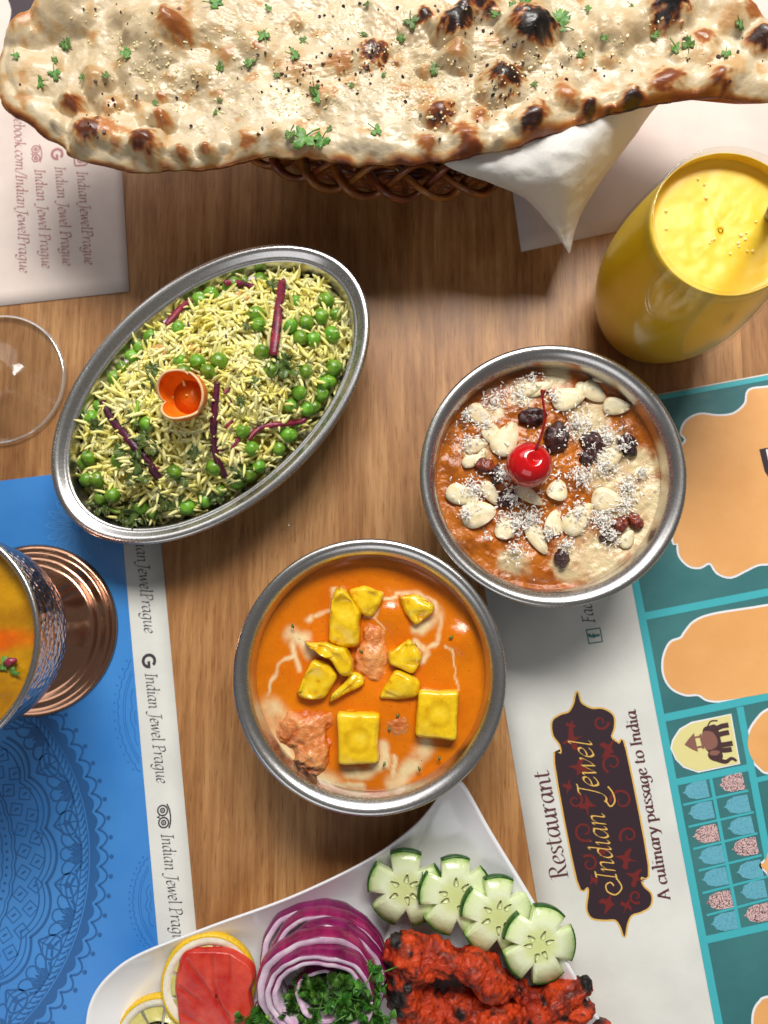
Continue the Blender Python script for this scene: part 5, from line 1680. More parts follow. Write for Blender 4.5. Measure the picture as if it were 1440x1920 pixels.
def on_naan(px_, py_):
    p = np.array(U(px_, py_, ZN + .006))
    k = np.argmin((Wt[:, 0] - p[0]) ** 2 + (Wt[:, 1] - p[1]) ** 2)
    p = np.array(U(px_, py_, Wt[k, 2]))
    k = np.argmin((Wt[:, 0] - p[0]) ** 2 + (Wt[:, 1] - p[1]) ** 2)
    return np.array([p[0], p[1], Wt[k, 2]]), edge[k]


lv = [(400, 8, 1.5), (495, 72, 1.4), (550, 104, 1.2), (465, 124, 1.5), (235, 106, 1.5), (412, 130, 1.2), (590, 168, 1.5), (595, 185, 1.2), (575, 258, 2.4), (545, 252, 1.6), (605, 262, 1.6), (705, 244, 1.4), (125, 85, 1.4), (105, 140, 1.2), (80, 157, 1.2), (105, 115, .9), (155, 150, .9),
      (198, 142, .9), (770, 42, 1.5), (750, 75, 1.2), (985, 8, 2.0), (960, 12, 1.5), (1047, 35, 2.1), (1055, 55, 1.6), (1265, 92, 1.7), (1290, 88, 1.3), (1385, 45, 1.4), (1380, 60, 1.1), (1130, 85, 1.1), (1085, 103, 1.1), (815, 130, 1.3), (1000, 160, .9), (680, 60, 1.0), (505, 18, 1.0),
      (620, 240, .8), (405, 210, .8), (410, 188, .7), (292, 195, .8), (690, 12, .8), (1225, 68, 1.0), (1360, 100, .9), (925, 25, 1.2), (1187, 5, 1.0), (1100, 20, .9), (520, 145, .8), (570, 75, .8), (660, 160, .7), (720, 140, .7), (30, 105, .8)]
for i, (x, y, s) in enumerate(lv):
    p, _ = on_naan(x, y)
    mk_mesh('coriander_leaf', LEAF[i % 5], None, naan, p - org + [0, 0, .0012], (random.uniform(-.35, .35), random.uniform(-.3, .3), random.uniform(0, 6.3)), (s * .6, s * random.uniform(.25, .6), s * .5))


def scatter(name, mat, pts, size, flat, parent, org_):
    V, F = [], []
    for p in pts:
        n = random.randint(4, 6); o = len(V)
        s = size * random.uniform(.5, 1.35); mt = Euler((random.gauss(0, .4), random.gauss(0, .4), random.uniform(0, 6.3))).to_matrix()
        asp = random.uniform(.5, 1)
        ring_ = []
        for l in (0, 1):
            for k in range(n):
                a = 2 * pi * k / n + random.uniform(-.3, .3)
                q = mt @ Vector((s * math.cos(a), s * asp * math.sin(a), (l - .4) * s * flat)) * (1 if not l else .8)
                V.append((p[0] + q.x - org_[0], p[1] + q.y - org_[1], p[2] + q.z - org_[2]))
        F += [(o + k, o + (k + 1) % n, o + n + (k + 1) % n, o + n + k) for k in range(n)] + [tuple(o + n + k for k in range(n)), tuple(o + k for k in range(n))[::-1]]
    ob = mk(name, V, F, mat, parent, smooth=False)
    ob['kind'] = 'stuff'
    return ob


gp = []
for cx, cy, sx, sy, n in ((300, 140, 90, 60, 260), (520, 190, 170, 45, 420), (780, 150, 110, 60, 330), (1000, 130, 120, 50, 240), (640, 60, 180, 40, 220), (1200, 90, 120, 40, 120), (230, 80, 60, 40, 90), (880, 200, 120, 40, 160), (450, 60, 90, 40, 120)):
    for _ in range(n):
        x, y = random.gauss(cx, sx * .6), random.gauss(cy, sy * .7)
        if not (5 < x < 1435 and 2 < y < 300): continue
        p, e_ = on_naan(x, y)
        if e_ > .010 and random.random() < .55: gp.append(p - [0, 0, .0001])
scatter('garlic_bits', M['garlic'], gp, .0009, .5, naan, org)
fp_ = []
for cx, cy, sx, sy, n in ((945, 150, 60, 45, 34), (560, 130, 110, 50, 38), (690, 110, 60, 40, 18), (990, 70, 60, 40, 12), (830, 215, 60, 40, 14), (200, 200, 80, 50, 16), (1080, 130, 60, 40, 14), (1300, 90, 110, 50, 12), (700, 20, 200, 30, 12), (250, 20, 90, 30, 10), (880, 30, 60, 30, 8), (420, 200, 200, 60, 10)):
    for _ in range(n):
        x, y = random.gauss(cx, sx * .6), random.gauss(cy, sy * .6)
        if not (5 < x < 1435 and 2 < y < 300): continue
        p, e_ = on_naan(x, y)
        if e_ > .003: fp_.append(p + [0, 0, .0004])
scatter('charred_flakes', M['flake'], fp_, .0010, .35, naan, org)

# ------------------------------------------------------------------ mango lassi
gb = U(1212, 592, 0)
lg = empty('lassi_glass', (gb.x, gb.y, 0), 'curved clear tumbler holding the mango lassi', 'glass')
GH = .119
gp_ = [(.0285, 0), (.0305, .0015), (.0322, .006), (.0376, .022), (.0412, .040), (.0422, .056), (.0414, .074), (.0390, .094), (.0364, .109), (.0348, GH)]
def prof_at(z): return float(np.interp(z, [q[1] for q in gp_], [q[0] for q in gp_]))
zs = np.linspace(.0015, GH, 40)
sm = smooth_line([(r, z, 0) for r, z in gp_], 5)
outp = [(q[0], q[1]) for q in sm]
w_ = .0013
inn = [(q[0] - w_, q[1]) for q in sm[::-1] if q[1] > .006]
revolve('tumbler', [(.0004, 0)] + outp + [(outp[-1][0] - .0004, GH + .0006), (outp[-1][0] - .0010, GH + .0004)] + inn + [(.018, .0055), (.0004, .0055)], M['glass'], lg, 120, cap=False)
LT = .1085
FT = GH - .0035
lpf = [(.0004, .0058)] + [(q[0] - w_ - .0002, q[1]) for q in sm if .006 < q[1] < LT] + [(prof_at(LT) - w_ - .0002, LT)]
rl = prof_at(LT) - w_ - .0008
la = empty('mango_lassi', (gb.x, gb.y, .0058), 'thick yellow mango lassi in the tumbler', 'drink')
revolve('lassi_body', [(r, z - .0058) for r, z in lpf], M['lassi_body'], la, 120, cap=False)
revolve('lassi_film', [(prof_at(z) - w_ - .0002 - dz_, z - .0058) for z, dz_ in ((LT, 0), (LT + .002, 0), (LT + .004, 0), (FT, .0001), (FT - .0003, .0005), (LT + .003, .0006), (LT - .001, .0008))], M['film'], la, 120, cap=False)
X = []
nr_, nt_ = 30, 120
V = [(0, 0, 0)]
for i in range(1, nr_ + 1):
    for j in range(nt_):
        a = 2 * pi * j / nt_; r = rl * i / nr_
        V.append((r * math.cos(a), r * math.sin(a), 0))
V = np.array(V); rr_ = np.hypot(V[:, 0], V[:, 1]) / rl
V[:, 2] = LT - .0058 + (fbm(V, 110, 3, seed=70) - .5) * .0016 * (1 - rr_ ** 4) + .0012 * sstep(.9, 1, rr_)
mk('lassi_surface', V, [(0, 1 + j, 1 + (j + 1) % nt_) for j in range(nt_)] + grid_faces(nr_, nt_, True, 1), M['lassi'], la)
pts = [np.array(U(x, y, LT + .0006)) for x, y in ((1335, 450), (1332, 455), (1340, 447), (1385, 455), (1390, 440), (1398, 448), (1402, 470), (1412, 470), (1418, 415), (1310, 335), (1325, 370), (1250, 395), (1250, 428), (1370, 475), (1322, 345), (1400, 436), (1386, 462))]
for k, p in enumerate(pts):
    r = random.uniform(.0004, .0009)
    revolve('froth_bubble', [(r * 1.2, -.0006), (r, r * .1), (r * .6, r * .28), (.00005, r * .34)], M['froth'], la, 16, cap=False, loc=p - np.array([gb.x, gb.y, .0058]))
V, F = tube([U(1447, 405, LT - .03) + Vector((-.002, -.004, 0)), U(1450, 402, LT + .002), U(1466, 372, .16)], .0036, 18)
c = Vector((gb.x, gb.y, .075))
st = mk('drinking_straw', [Vector(v) - c for v in V], F, M['straw_blue'], None, loc=c)
tag(st, 'dark blue drinking straw standing in the lassi at the right edge', 'straw')
# ------------------------------------------------------------------ copper handi with dal
hp = U(64, 1181, 0)
hh = empty('copper_pot', (hp.x, hp.y, 0), 'footed copper serving pot with hammered body and steel rim at left', 'pot')
HZ = .108
revolve('pot_foot', [(.0495, .0), (.0500, .0012), (.0490, .0026), (.0470, .0034), (.0455, .0032), (.0440, .0042), (.0425, .0066), (.0405, .0076), (.0385, .0074), (.0370, .0084), (.0340, .0118), (.0290, .0165), (.0240, .0215), (.0200, .0275), (.0185, .0320), (.0190, .0350)],
        M['copper'], hh, 140, cap=False)
revolve('pot_body', [(.0190, .0345), (.0230, .0365), (.0320, .0420), (.0420, .0520), (.0475, .0640), (.0498, .0780), (.0508, .0920), (.0516, HZ - .003)], M['copper_hammered'], hh, 140, cap=False)
revolve('steel_rim', [(.0514, HZ - .0034), (.0532, HZ - .0030), (.0544, HZ - .0016), (.0541, HZ - .0003), (.0528, HZ), (.0514, HZ - .0010), (.0502, HZ - .004), (.0496, .092), (.046, .066), (.030, .045)], M['steel'], hh, 140, cap=False)
ZD = .0985
def dal_col(X, Y):
    P = np.stack([X, Y, X * 0], 1)
    n = fbm(P, 60, 4, seed=80)[:, None]
    C = np.array(srgb(150, 96, 8)) * (1 - n) + np.array(srgb(222, 168, 22)) * n
    q = U(2, 1198, ZD); d = np.hypot((X - q.x) / .016, (Y - q.y) / .0062) + (fbm(P, 120, 3, seed=81) - .5) * .7
    m = (1 - sstep(.4, 1.2, d))[:, None] * .9
    return C * (1 - m) + np.array(srgb(222, 96, 6)) * m
sauce_disc('dal', (hp.x, hp.y), .0499, ZD, lambda X, Y: (fbm(np.stack([X, Y, X * 0], 1), 90, 4, seed=82) - .5) * .0040, dal_col, M['dal'], 'yellow lentil dal in the copper pot', 60, 200, 'dal')
for i, (x, y, s) in enumerate(((6, 1245, 1.1), (-6, 1255, 1.2), (28, 1258, .9))):
    o = mk_mesh('coriander_leaf', LEAF[i], None, None, U(x, y, ZD + .002), (random.uniform(-.4, .4), .2, i * 2.0), (s * .6,) * 3)
    tag(o, ('upper green coriander scrap by the chilli on the dal', 'leftmost green coriander scrap on the dal', 'lower green coriander scrap on the dal, right of the others')[i], 'coriander', 'coriander on the dal')
V, F = tube([(-.003, -.001, 0), (0, 0, .0012), (.003, .001, .0004)], [.001, .0022, .0008], 8, .6)
o = mk('chilli_bit', V, F, M['beet'], None, loc=U(20, 1241, ZD + .0018)); tag(o, 'dark red chilli scrap on the dal in the copper pot', 'chilli')

# ------------------------------------------------------------------ wine glass
wp = U(4, 713, 0)
wg = empty('wine_glass', (wp.x, wp.y, 0), 'clear stemmed wine glass whose round foot shows at the left edge', 'wine glass')
fr_ = 122 / PM(60, 713, 0)
revolve('glass_foot', [(.0003, .0004), (fr_ * .9, .0003), (fr_ * .97, .0005), (fr_ * .992, .0011), (fr_, .0020), (fr_ * .992, .0029), (fr_ * .97, .0034), (fr_ * .945, .0030), (fr_ * .90, .0025), (fr_ * .6, .0032), (fr_ * .3, .0050), (.0068, .0085), (.0048, .0125)], M['wine_glass'], wg, 120, cap=False)
revolve('foot_rim_glint', [(fr_ * .965, .0036), (fr_ * .985, .0036), (fr_ * 1.004, .0022), (fr_ * .996, .0008)], M['glass_edge_glint'], wg, 120, cap=False)  # pale band laid over the rim to paint its bright glints
revolve('glass_stem', [(.0048, .0125), (.0039, .02), (.0036, .05), (.0040, .08), (.0058, .088)], M['wine_glass'], wg, 48, cap=False)
revolve('glass_bowl', [(.0004, .087), (.0058, .088), (.02, .094), (.034, .108), (.0395, .13), (.038, .16), (.033, .19), (.0318, .19), (.0365, .16), (.038, .13), (.032, .1095), (.018, .0955), (.0004, .091)], M['wine_glass'], wg, 96, cap=False)

# ------------------------------------------------------------------ water drop on the table
for (x, y, s) in ((536, 990, 1.0), (546, 984, .5)):
    r = .0032 * s
    revolve('water_drop', [(r, 0.0001), (r * .9, r * .12), (r * .6, r * .22), (.0001, r * .26)], M['drop'], None, 32, cap=False, loc=U(x, y, 0), )
    o = bpy.context.scene.objects[-1] if False else bpy.data.objects[[k for k in bpy.data.objects.keys() if k.startswith('water_drop')][-1]]
    tag(o, 'larger water drop on the bare wood below the rice dish' if s == 1 else 'smaller water drop on the bare wood below the rice dish', 'water drop')

# ------------------------------------------------------------------ white plate
ZW = .024
po = [(852, 1459), (868, 1470), (884, 1494), (922, 1562), (1000, 1690), (1062, 1800), (1132, 1926), (1250, 2120), (1370, 2310), (1392, 2380), (1340, 2425), (1200, 2440), (900, 2452), (600, 2470), (300, 2495), (160, 2490), (118, 2440), (130, 2200), (158, 2020), (160, 1925), (172, 1872), (205, 1828), (262, 1789),
      (400, 1735), (550, 1680), (690, 1612), (775, 1550), (822, 1494), (838, 1466)]
O = smooth_line([U(x, y, ZW) for x, y in po], 10, True)
pcn = np.array(U(640, 2010, ZW)); NTp = len(O)
prof = [(0, .0052), (.30, .0052), (.55, .0055), (.68, .0065), (.76, .0088), (.84, .0125), (.91, .0170), (.96, .0208), (.985, .0230), (.995, .0240), (1.0, .0238), (1.003, .0228), (.998, .0215), (.985, .0200), (.95, .0168), (.88, .0120), (.80, .0078), (.70, .0035), (.62, .0012), (.60, .0003), (.56, .0003), (.30, .0014)]
V = []
for s, z in prof[1:]:
    for p in O:
        q = pcn[:2] + s * (p[:2] - pcn[:2])
        V.append((q[0] - pcn[0], q[1] - pcn[1], z))
n = NTp
F = [tuple(range(n))] + grid_faces(len(prof) - 1, n) + [tuple((len(prof) - 2) * n + j for j in range(n))[::-1]]
plate = mk('white_plate', V, F, M['porcelain'], None, loc=(pcn[0], pcn[1], 0))
for p in plate.data.polygons:
    if len(p.vertices) > 4: p.use_smooth = False
tag(plate, 'white porcelain plate with a pointed corner and curved sides, at the front', 'plate')
PO = O


def plate_z(x, y):
    """height of the plate's upper face"""
    d = np.array([x, y]) - pcn[:2]
    a = math.atan2(d[1], d[0]); A = np.arctan2(PO[:, 1] - pcn[1], PO[:, 0] - pcn[0])
    k = np.argmin(np.abs((A - a + pi) % (2 * pi) - pi))
    s = np.linalg.norm(d) / np.linalg.norm(PO[k, :2] - pcn[:2])
    up = prof[:10]
    return float(np.interp(s, [q[0] for q in up], [q[1] for q in up]))


# ------------------------------------------------------------------ cucumber flowers
def cuke_outline(r, seed):
    rnd = random.Random(seed)
    pts, skin = [], []
    for k in range(5):
        c = R_(72 * k + rnd.uniform(-3, 3)); half = R_(36 - rnd.uniform(9, 14))
        dn = rnd.uniform(.52, .66); pts.append((r * dn * math.cos(c - R_(36)), r * dn * math.sin(c - R_(36)))); skin.append(0)
        for j in range(9):
            a = c - half + 2 * half * j / 8
            pts.append((r * math.cos(a), r * math.sin(a))); skin.append(1)
    return pts, skin


def cucumber(px_, py_, turn, tilt, z, label, seed):
    p = U(px_, py_, z); r = 70 / PM(px_, py_, z); h = .0042
    root = empty('cucumber_slice', (p.x, p.y, z - h), label, 'cucumber', 'cucumber flowers on the plate')
    root.rotation_euler = (tilt[0], tilt[1], turn)
    pts, skin = cuke_outline(r, seed)
    bm = bmesh.new()
    lo = [bm.verts.new((x, y, 0)) for x, y in pts]; hi = [bm.verts.new((x, y, h)) for x, y in pts]
    n = len(pts); cl, chh = bm.verts.new((0, 0, 0)), bm.verts.new((0, 0, h))
    midl = [bm.verts.new((x * .5, y * .5, 0)) for x, y in pts]; midh = [bm.verts.new((x * .5, y * .5, h + .0003)) for x, y in pts]
    for i in range(n):
        j = (i + 1) % n
        bm.faces.new((midh[i], hi[i], hi[j], midh[j])); bm.faces.new((chh, midh[i], midh[j]))
        bm.faces.new((midl[j], lo[j], lo[i], midl[i])); bm.faces.new((cl, midl[j], midl[i]))
        bm.faces.new((lo[i], lo[j], hi[j], hi[i]))
    bmesh.ops.bevel(bm, geom=[e for e in bm.edges if (e.verts[0] in hi and e.verts[1] in hi)], offset=.0005, segments=2, affect='EDGES')
    me = bpy.data.meshes.new('flesh'); bm.to_mesh(me); bm.free()
    for q in me.polygons: q.use_smooth = abs(q.normal.z) > .5
    fo = mk_mesh('flesh', me, M['cuke'], root)
    for k in range(5):
        arc = [i for i in range(k * 10 + 1, k * 10 + 10)]
        V = []
        for i in arc:
            x, y = pts[i]; l = math.hypot(x, y); ux, uy = x / l, y / l
            e = 1 if arc[0] < i < arc[-1] else .55
            bul = 1 + .012 * math.sin((i - arc[0]) / 8 * pi)
            for rr, zz in ((l - .0004, h - .0004), (l + .0001, h - .0001), (l * bul + .0004, h - .0007), (l * bul + .0005, h * .5), (l * bul + .0004, .0003), (l - .0004, -.0002)):
                V.append((ux * rr, uy * rr, zz))
        F = grid_faces(len(arc), 6, False) + [(5, 4, 3, 2, 1, 0), tuple((len(arc) - 1) * 6 + q for q in range(6))]
        mk('skin', V, F, M['cuke_skin'], root)
    rnd = random.Random(seed + 3)
    for k in range(3):
        for q in range(2):
            a = R_(120 * k + 20 + q * 45 + rnd.uniform(-8, 8)); rr = r * rnd.uniform(.24, .34)
            V, F = [], []
            m = 14
            V.append((0, 0, .0006))
            for sc1, zz in ((.6, .0003), (1, -.0008)):
                for j in range(m):
                    b = 2 * pi * j / m
                    V.append((sc1 * r * .20 * math.cos(b) * (1 + .35 * math.cos(b)), sc1 * r * .105 * math.sin(b) * (1 - .3 * math.cos(b)), zz))
            F = [(0, 1 + j, 1 + (j + 1) % m) for j in range(m)] + grid_faces(2, m, True, 1)
            mk('seed', V, F, M['cuke_seed'], fo, loc=(rr * math.cos(a), rr * math.sin(a), h + .0002), rot=(0, 0, a))
    return root


cucumber(760, 1666, R_(18), (R_(4), R_(-3)), .0235, 'cucumber flower slice furthest left of the row, beside the onion', 1)
cucumber(853, 1681, R_(20), (R_(2), R_(8)), .0250, 'second cucumber flower slice from the onion, partly covered', 2)
cucumber(931, 1718, R_(14), (R_(2), R_(9)), .0262, 'third cucumber flower slice from the onion, partly covered', 3)
cucumber(1010, 1772, R_(0), (R_(1), R_(8)), .0285, 'uncovered cucumber flower slice nearest the plate edge at right', 4)
V, F = tube(smooth_line([(-.003, -.003, 0), (0, 0, .001), (.0005, .005, .0008)], 5), .0003, 5)
o = mk('herb_sprig', V, F, M['parsley'], None, loc=U(790, 1652, .0262)); tag(o, 'tiny thread of green herb lying on the leftmost cucumber slice', 'herb')

# ------------------------------------------------------------------ red onion rings
def onion_ring(px_, py_, rpx, z, th, h, tilt, label, squash=1.0, seed=0, inner=None):
    p = U(px_, py_, z); r = rpx / PM(px_, py_, z)
    root = empty('onion_ring', (p.x, p.y, z - h / 2), label, 'onion', 'red onion rings on the plate')
    root.rotation_euler = (tilt[0], tilt[1], 0)
    n = 120
    layers = [(r, th)] + ([(r - th - .0005, inner)] if inner else [])
    for li, (R1, t1) in enumerate(layers):
        Vs, Vf = [], []
        for j in range(n):
            a = 2 * pi * j / n
            w = 1 + .025 * math.sin(3 * a + seed) + .015 * math.sin(5 * a + 2 * seed) + .006 * math.sin(17 * a)
            ca, sa = math.cos(a), math.sin(a) * squash
            zz = .0010 * math.sin(2 * a + seed) + .0005 * math.sin(7 * a + seed)
            sk = [(R1 - .00035, h * .52), (R1 + .0001, h * .46), (R1 + .0006, h * .2), (R1 + .0008, 0), (R1 + .0005, -h * .25), (R1 - .0002, -h * .5)]
            fl2 = [(R1 - .0003, h * .51), (R1 - t1 * .35, h * .545), (R1 - t1 * .8, h * .53), (R1 - t1, h * .46), (R1 - t1 - .0002, 0), (R1 - t1, -h * .46), (R1 - t1 * .5, -h * .5), (R1 - .0003, -h * .495)]
            for rr, z_ in sk: Vs.append((rr * w * ca, rr * w * sa, z_ + zz + h / 2))
            for rr, z_ in fl2: Vf.append((rr * w * ca, rr * w * sa, z_ + zz + h / 2))
        mk('skin', Vs, grid_faces(n, 6, False) + [((n - 1) * 6 + q, q, q + 1, (n - 1) * 6 + q + 1) for q in range(5)], M['onion_skin'], root)
        mk('flesh', Vf, grid_faces(n, 8, False) + [((n - 1) * 8 + q, q, q + 1, (n - 1) * 8 + q + 1) for q in range(7)], M['onion_flesh'], root)


onion_ring(606, 1806, 119, .0160, .0034, .0085, (R_(8), 0), 'lowest red onion ring of the stack, its dark skin at the back', seed=1)
onion_ring(611, 1814, 114, .0228, .0030, .0085, (R_(11), R_(2)), 'wide red onion ring, second from the bottom of the stack', seed=2)
onion_ring(617, 1824, 106, .0290, .0046, .0070, (R_(14), R_(-2)), 'red onion ring with a broad white face in the middle of the stack', seed=3)
onion_ring(597, 1838, 113, .0345, .0046, .0085, (R_(15), R_(3)), 'bright purple onion ring second from the top of the stack', .95, seed=4)
onion_ring(604, 1856, 102, .0405, .0030, .0090, (R_(16), R_(-3)), 'topmost double red onion ring of the stack', .95, seed=5, inner=.0030)
onion_ring(614, 1850, 58, .0330, .0028, .0110, (R_(10), 0), 'small purple onion ring inside the stack above the parsley', .9, seed=6)
onion_ring(545, 1925, 72, .0220, .0026, .0070, (R_(-8), R_(-10)), 'pale onion ring slipping out at the lower left of the stack', .9, seed=7, inner=.002)

# ------------------------------------------------------------------ parsley
def parsley_leaf(seed):
    rnd = random.Random(seed)
    V, F = [], []
    for lf in range(5):
        a0 = R_(-100 + 50 * lf + rnd.uniform(-8, 8)); L = (.0044, .0056, .0062, .0056, .0044)[lf]
        n = 20; o = len(V)
        V.append((0, 0, 0))
        for ring_ in (.55, 1.0):
            for k in range(n + 1):
                t = k / n - .5
                a = a0 + t * R_(66)
                saw = (.16 if k % 4 in (0, 1) else -.10) * (1 if ring_ == 1 else .1)
                r = L * ring_ * (1 - 1.1 * abs(t) ** 2 + saw)
                z = .0019 * ring_ * math.sin(k * 1.6 + seed + lf) + .0016 * ring_ ** 2 * math.cos(a0 * 2 + seed) + .001 * ring_ * (1 if lf % 2 else -.3)
                V.append((r * math.cos(a), r * math.sin(a), z))
        m = n + 1
        F += [(o, o + 1 + k, o + 2 + k) for k in range(n)]
        F += [(o + 1 + k, o + 1 + m + k, o + 2 + m + k, o + 2 + k) for k in range(n)]
    tv, tf = tube([(0, 0, 0), (-.004, 0, -.002), (-.009, 0, -.007)], .0004, 5)
    o = len(V); V += [tuple(v) for v in tv]; F += [tuple(i + o for i in f) for f in tf]
    me = bpy.data.meshes.new('leaf'); me.from_pydata(V, [], F); me.materials.append(M['parsley'])
    for p in me.polygons: p.use_smooth = True
    return me


PL = [parsley_leaf(s) for s in range(6)]
pc = U(640, 1880, .02)
ps = empty('parsley_sprig', pc, 'curly green parsley sprig heaped in front of the onion rings', 'parsley')
for cx, cy, z, sx, sy, n in ((668, 1836, .044, 24, 13, 18), (690, 1868, .042, 16, 20, 16), (650, 1882, .043, 26, 16, 18), (588, 1852, .036, 13, 14, 10), (545, 1888, .034, 18, 14, 16), (575, 1912, .032, 20, 12, 10), (488, 1908, .028, 13, 10, 11), (680, 1908, .038, 22, 12, 12), (610, 1812, .020, 22, 8, 7)):
    for _ in range(int(n * 1.6)):
        x, y = random.gauss(cx, sx * .75), random.gauss(cy, sy * .75)
        q = U(x, y, z + random.gauss(0, .0028)) - pc
        s = random.uniform(.55, .85)
        mk_mesh('leaf', random.choice(PL), None, ps, q, (random.gauss(-.15, .55), random.gauss(0, .55), random.uniform(0, 6.3)), (s, s, s * 1.2))
for (x, y, x2, y2) in ((640, 1880, 600, 1935), (560, 1870, 590, 1935), (690, 1870, 640, 1935), (500, 1905, 540, 1950)):
    V, F = tube(smooth_line([U(x, y, .036) - pc, (U(x, y, .026) + U(x2, y2, .026)) / 2 - pc, U(x2, y2, .014) - pc], 6), .0008, 6)
    mk('stalk', V, F, M['chive'], ps)

# ------------------------------------------------------------------ lemon slices
def lemon(px_, py_, rpx, z, tilt, label, seed):
    p = U(px_, py_, z); r = rpx / PM(px_, py_, z); h = .005
    root = empty('lemon_slice', (p.x, p.y, z - h), label, 'lemon', 'lemon slices on the plate')
    root.rotation_euler = (tilt[0], tilt[1], seed * .7)
    n = 120
    def ring(prof_):
        V = []
        for j in range(n):
            a = 2 * pi * j / n; w = 1 + .02 * math.sin(2 * a + seed) + .012 * math.sin(3 * a)
            for rr, zz in prof_: V.append((rr * w * math.cos(a), rr * w * math.sin(a), zz + .0005 * math.sin(2 * a)))
        k = len(prof_)
        return V, [(j * k + q, ((j + 1) % n) * k + q, ((j + 1) % n) * k + q + 1, j * k + q + 1) for j in range(n) for q in range(k - 1)]
    V, F = ring([(r - .0018, h - .00005), (r - .0010, h + .0003), (r - .0002, h), (r + .0003, h * .6), (r + .0001, h * .2), (r - .0006, 0), (r - .002, 0)]); mk('rind', V, F, M['lemon_rind'], root)
    V, F = ring([(r - .0012, h + .0001), (r - .0030, h + .0002), (r - .0050, h), (r - .0054, h * .8), (.0025, h * .8), (.0004, h * .85)]); pith = mk('pith', V, F, M['lemon_pith'], root)
    V, F = ring([(r - .0015, 0.0002), (.0004, 0.0002)]); mk('pith_back', V, F, M['lemon_pith'], root)
    ri = r - .0052
    for k in range(9):
        a0, a1 = 2 * pi * k / 9 + .05, 2 * pi * (k + 1) / 9 - .05
        V = [(.0028 * math.cos((a0 + a1) / 2), .0028 * math.sin((a0 + a1) / 2), h)]
        arc = 8
        for sc1, zz in ((.6, h + .0004), (.9, h + .0003), (1.0, h * .8)):
            for j in range(arc + 1):
                a = a0 + (a1 - a0) * j / arc
                V.append((ri * sc1 * math.cos(a), ri * sc1 * math.sin(a), zz))
        F = [(0, 1 + j, 2 + j) for j in range(arc)] + grid_faces(3, arc + 1, False, 1)
        mk('segment', V, F, M['lemon_flesh'], pith)


lemon(300, 1952, 86, .0155, (R_(4), R_(-6)), 'lower lemon slice showing its yellow-green flesh at the plate edge', 1)
lemon(388, 1843, 89, .0205, (R_(6), R_(-4)), 'upper lemon slice mostly covered by the tomato piece', 2)
V, F = tube([(-.0026, 0, 0), (.0026, 0, 0)], .0010, 10)
o = mk('chive_piece', V, F, M['chive'], None, loc=U(329, 1788, .0215), rot=(0, 0, R_(-6))); tag(o, 'short green chive piece on the rind of the upper lemon slice', 'chive')

# ------------------------------------------------------------------ tomato
tp = [(345, 1782), (382, 1778), (425, 1780), (450, 1792), (474, 1812), (478, 1835), (470, 1860), (476, 1900), (474, 1960), (440, 1990), (370, 1990), (338, 1930), (330, 1880), (327, 1850), (333, 1812)]
O = smooth_line([U(x, y, .0235) for x, y in tp], 8, True)
tc = O.mean(0); nT = len(O)
S = np.linspace(0, 1, 46)[1:]
XY = np.vstack([[tc[:2]], (tc[None, None, :2] + S[:, None, None] * (O[None, :, :2] - tc[:2])).reshape(-1, 2)])
SS = np.r_[0, np.repeat(S, nT)]
P3 = np.column_stack([XY, np.zeros(len(XY))])
zz = .0245 + .0016 * np.sqrt(np.clip(1 - SS ** 2, 0, 1)) - .0022 * sstep(.93, 1, SS) + (fbm(P3, 90, 3, seed=90) - .5) * .0012
gro = np.zeros(len(XY))
veins = [[(352, 1800), (385, 1845), (430, 1905), (450, 1960)], [(399, 1790), (402, 1840), (412, 1880)], [(432, 1792), (434, 1835)], [(336, 1850), (372, 1873)], [(340, 1895), (385, 1920), (420, 1960)]]
for v in veins:
    dv = seg_dist(XY[:, 0], XY[:, 1], [U(x, y, .0245) for x, y in v])
    gro = np.maximum(gro, np.exp(-(dv / .0005) ** 2)); zz -= .0005 * np.exp(-(dv / .0009) ** 2)
n1 = fbm(P3, 120, 4, seed=91)[:, None]
n1 = np.clip((n1 - .5) * 2 + .5, 0, 1)
C = np.array(srgb(188, 30, 22)) * (1 - n1) + np.array(srgb(226, 84, 60)) * n1
C = C * (1 - .25 * gro[:, None])
org = np.array([tc[0], tc[1], .019])
V = np.column_stack([XY, zz]) - org
b0 = 1 + (len(S) - 1) * nT
V = np.vstack([V, V[b0:] * [.985, .985, 1] - [0, 0, .0028]])
F = [(0, 1 + j, 1 + (j + 1) % nT) for j in range(nT)] + grid_faces(len(S) + 1, nT, True, 1) + [tuple(len(V) - nT + j for j in range(nT))[::-1]]
o = mk('tomato_piece', V, F, M['tomato'], None, loc=org, col=np.vstack([C, C[b0:]]))
tag(o, 'flat red piece of tomato lying on the lemon slices', 'tomato')

# ------------------------------------------------------------------ tandoori chicken
spx = 1 / PM(850, 1850, .03)
def TE(x, y, z, rx, ry, rz, turn=0, tilt=0): return E_(x, y, z, rx, ry, rz, turn, tilt, zf=lambda a, b, c: U(a, b, c), s=spx)


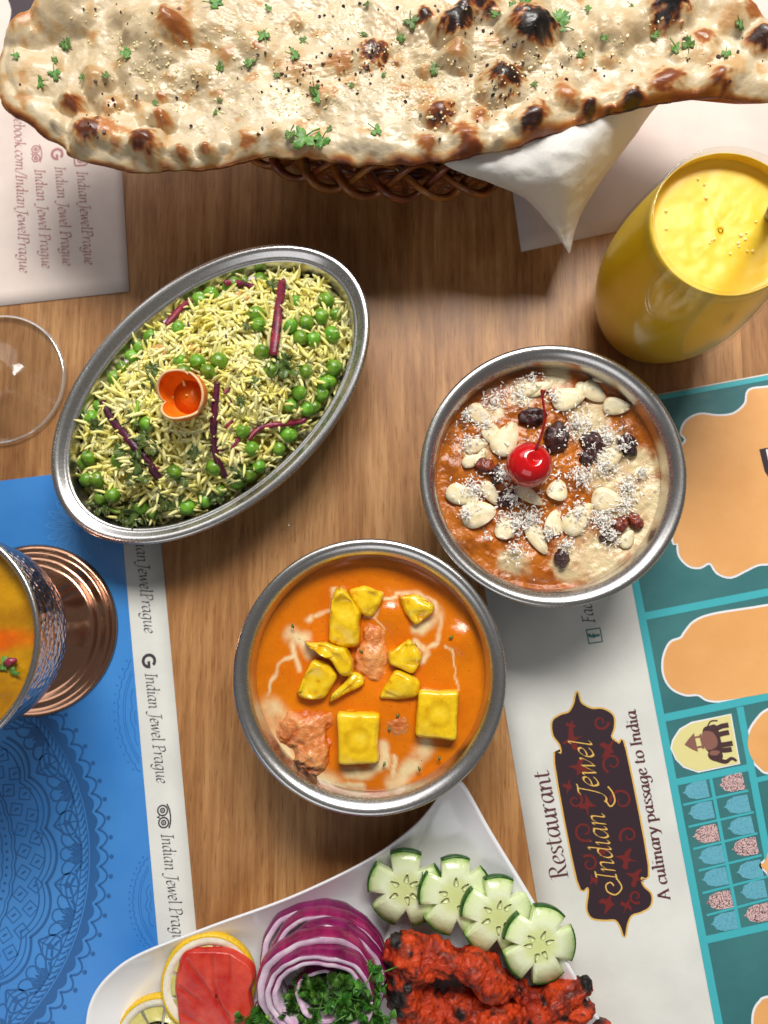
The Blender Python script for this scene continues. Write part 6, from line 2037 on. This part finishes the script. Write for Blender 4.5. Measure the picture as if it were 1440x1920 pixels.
def tandoori_col(chars):
    def fn(W, N, d1, d2):
        k = np.clip(.5 + (fbm(W, 60, 3, seed=97) - .5) * 2.4 + d1 * 1.0, 0, 1)[:, None]
        C = np.array(srgb(138, 18, 8)) * (1 - k) + np.array(srgb(222, 74, 14)) * k
        n2 = fbm(W, 210, 4, seed=95)[:, None]
        cr = sstep(.52, .64, n2)
        C = C * (1 - .6 * cr) + np.array(srgb(86, 26, 16)) * .6 * cr
        m = np.zeros(len(W))
        for x, y, r in chars:
            p = U(x, y, .032)
            dd = np.hypot(W[:, 0] - p.x, W[:, 1] - p.y) / (r * spx)
            m = np.maximum(m, 1 - sstep(.55, 1.15, dd + (n2[:, 0] - .5) * .9))
        m = np.maximum(m, sstep(.64, .72, fbm(W, 520, 3, seed=96)) * .75)
        m = np.maximum(m, sstep(.10, .24, -d1) * .55)[:, None]  # dents darkened as well, crevice shade put into the colour
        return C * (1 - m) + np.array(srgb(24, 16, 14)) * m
    return fn


TG = 'tandoori chicken on the plate'
KW_ = dict(vox=.0009, amp=(.0046, .0027), sc_=(72, 330), group=TG, smooth=1)
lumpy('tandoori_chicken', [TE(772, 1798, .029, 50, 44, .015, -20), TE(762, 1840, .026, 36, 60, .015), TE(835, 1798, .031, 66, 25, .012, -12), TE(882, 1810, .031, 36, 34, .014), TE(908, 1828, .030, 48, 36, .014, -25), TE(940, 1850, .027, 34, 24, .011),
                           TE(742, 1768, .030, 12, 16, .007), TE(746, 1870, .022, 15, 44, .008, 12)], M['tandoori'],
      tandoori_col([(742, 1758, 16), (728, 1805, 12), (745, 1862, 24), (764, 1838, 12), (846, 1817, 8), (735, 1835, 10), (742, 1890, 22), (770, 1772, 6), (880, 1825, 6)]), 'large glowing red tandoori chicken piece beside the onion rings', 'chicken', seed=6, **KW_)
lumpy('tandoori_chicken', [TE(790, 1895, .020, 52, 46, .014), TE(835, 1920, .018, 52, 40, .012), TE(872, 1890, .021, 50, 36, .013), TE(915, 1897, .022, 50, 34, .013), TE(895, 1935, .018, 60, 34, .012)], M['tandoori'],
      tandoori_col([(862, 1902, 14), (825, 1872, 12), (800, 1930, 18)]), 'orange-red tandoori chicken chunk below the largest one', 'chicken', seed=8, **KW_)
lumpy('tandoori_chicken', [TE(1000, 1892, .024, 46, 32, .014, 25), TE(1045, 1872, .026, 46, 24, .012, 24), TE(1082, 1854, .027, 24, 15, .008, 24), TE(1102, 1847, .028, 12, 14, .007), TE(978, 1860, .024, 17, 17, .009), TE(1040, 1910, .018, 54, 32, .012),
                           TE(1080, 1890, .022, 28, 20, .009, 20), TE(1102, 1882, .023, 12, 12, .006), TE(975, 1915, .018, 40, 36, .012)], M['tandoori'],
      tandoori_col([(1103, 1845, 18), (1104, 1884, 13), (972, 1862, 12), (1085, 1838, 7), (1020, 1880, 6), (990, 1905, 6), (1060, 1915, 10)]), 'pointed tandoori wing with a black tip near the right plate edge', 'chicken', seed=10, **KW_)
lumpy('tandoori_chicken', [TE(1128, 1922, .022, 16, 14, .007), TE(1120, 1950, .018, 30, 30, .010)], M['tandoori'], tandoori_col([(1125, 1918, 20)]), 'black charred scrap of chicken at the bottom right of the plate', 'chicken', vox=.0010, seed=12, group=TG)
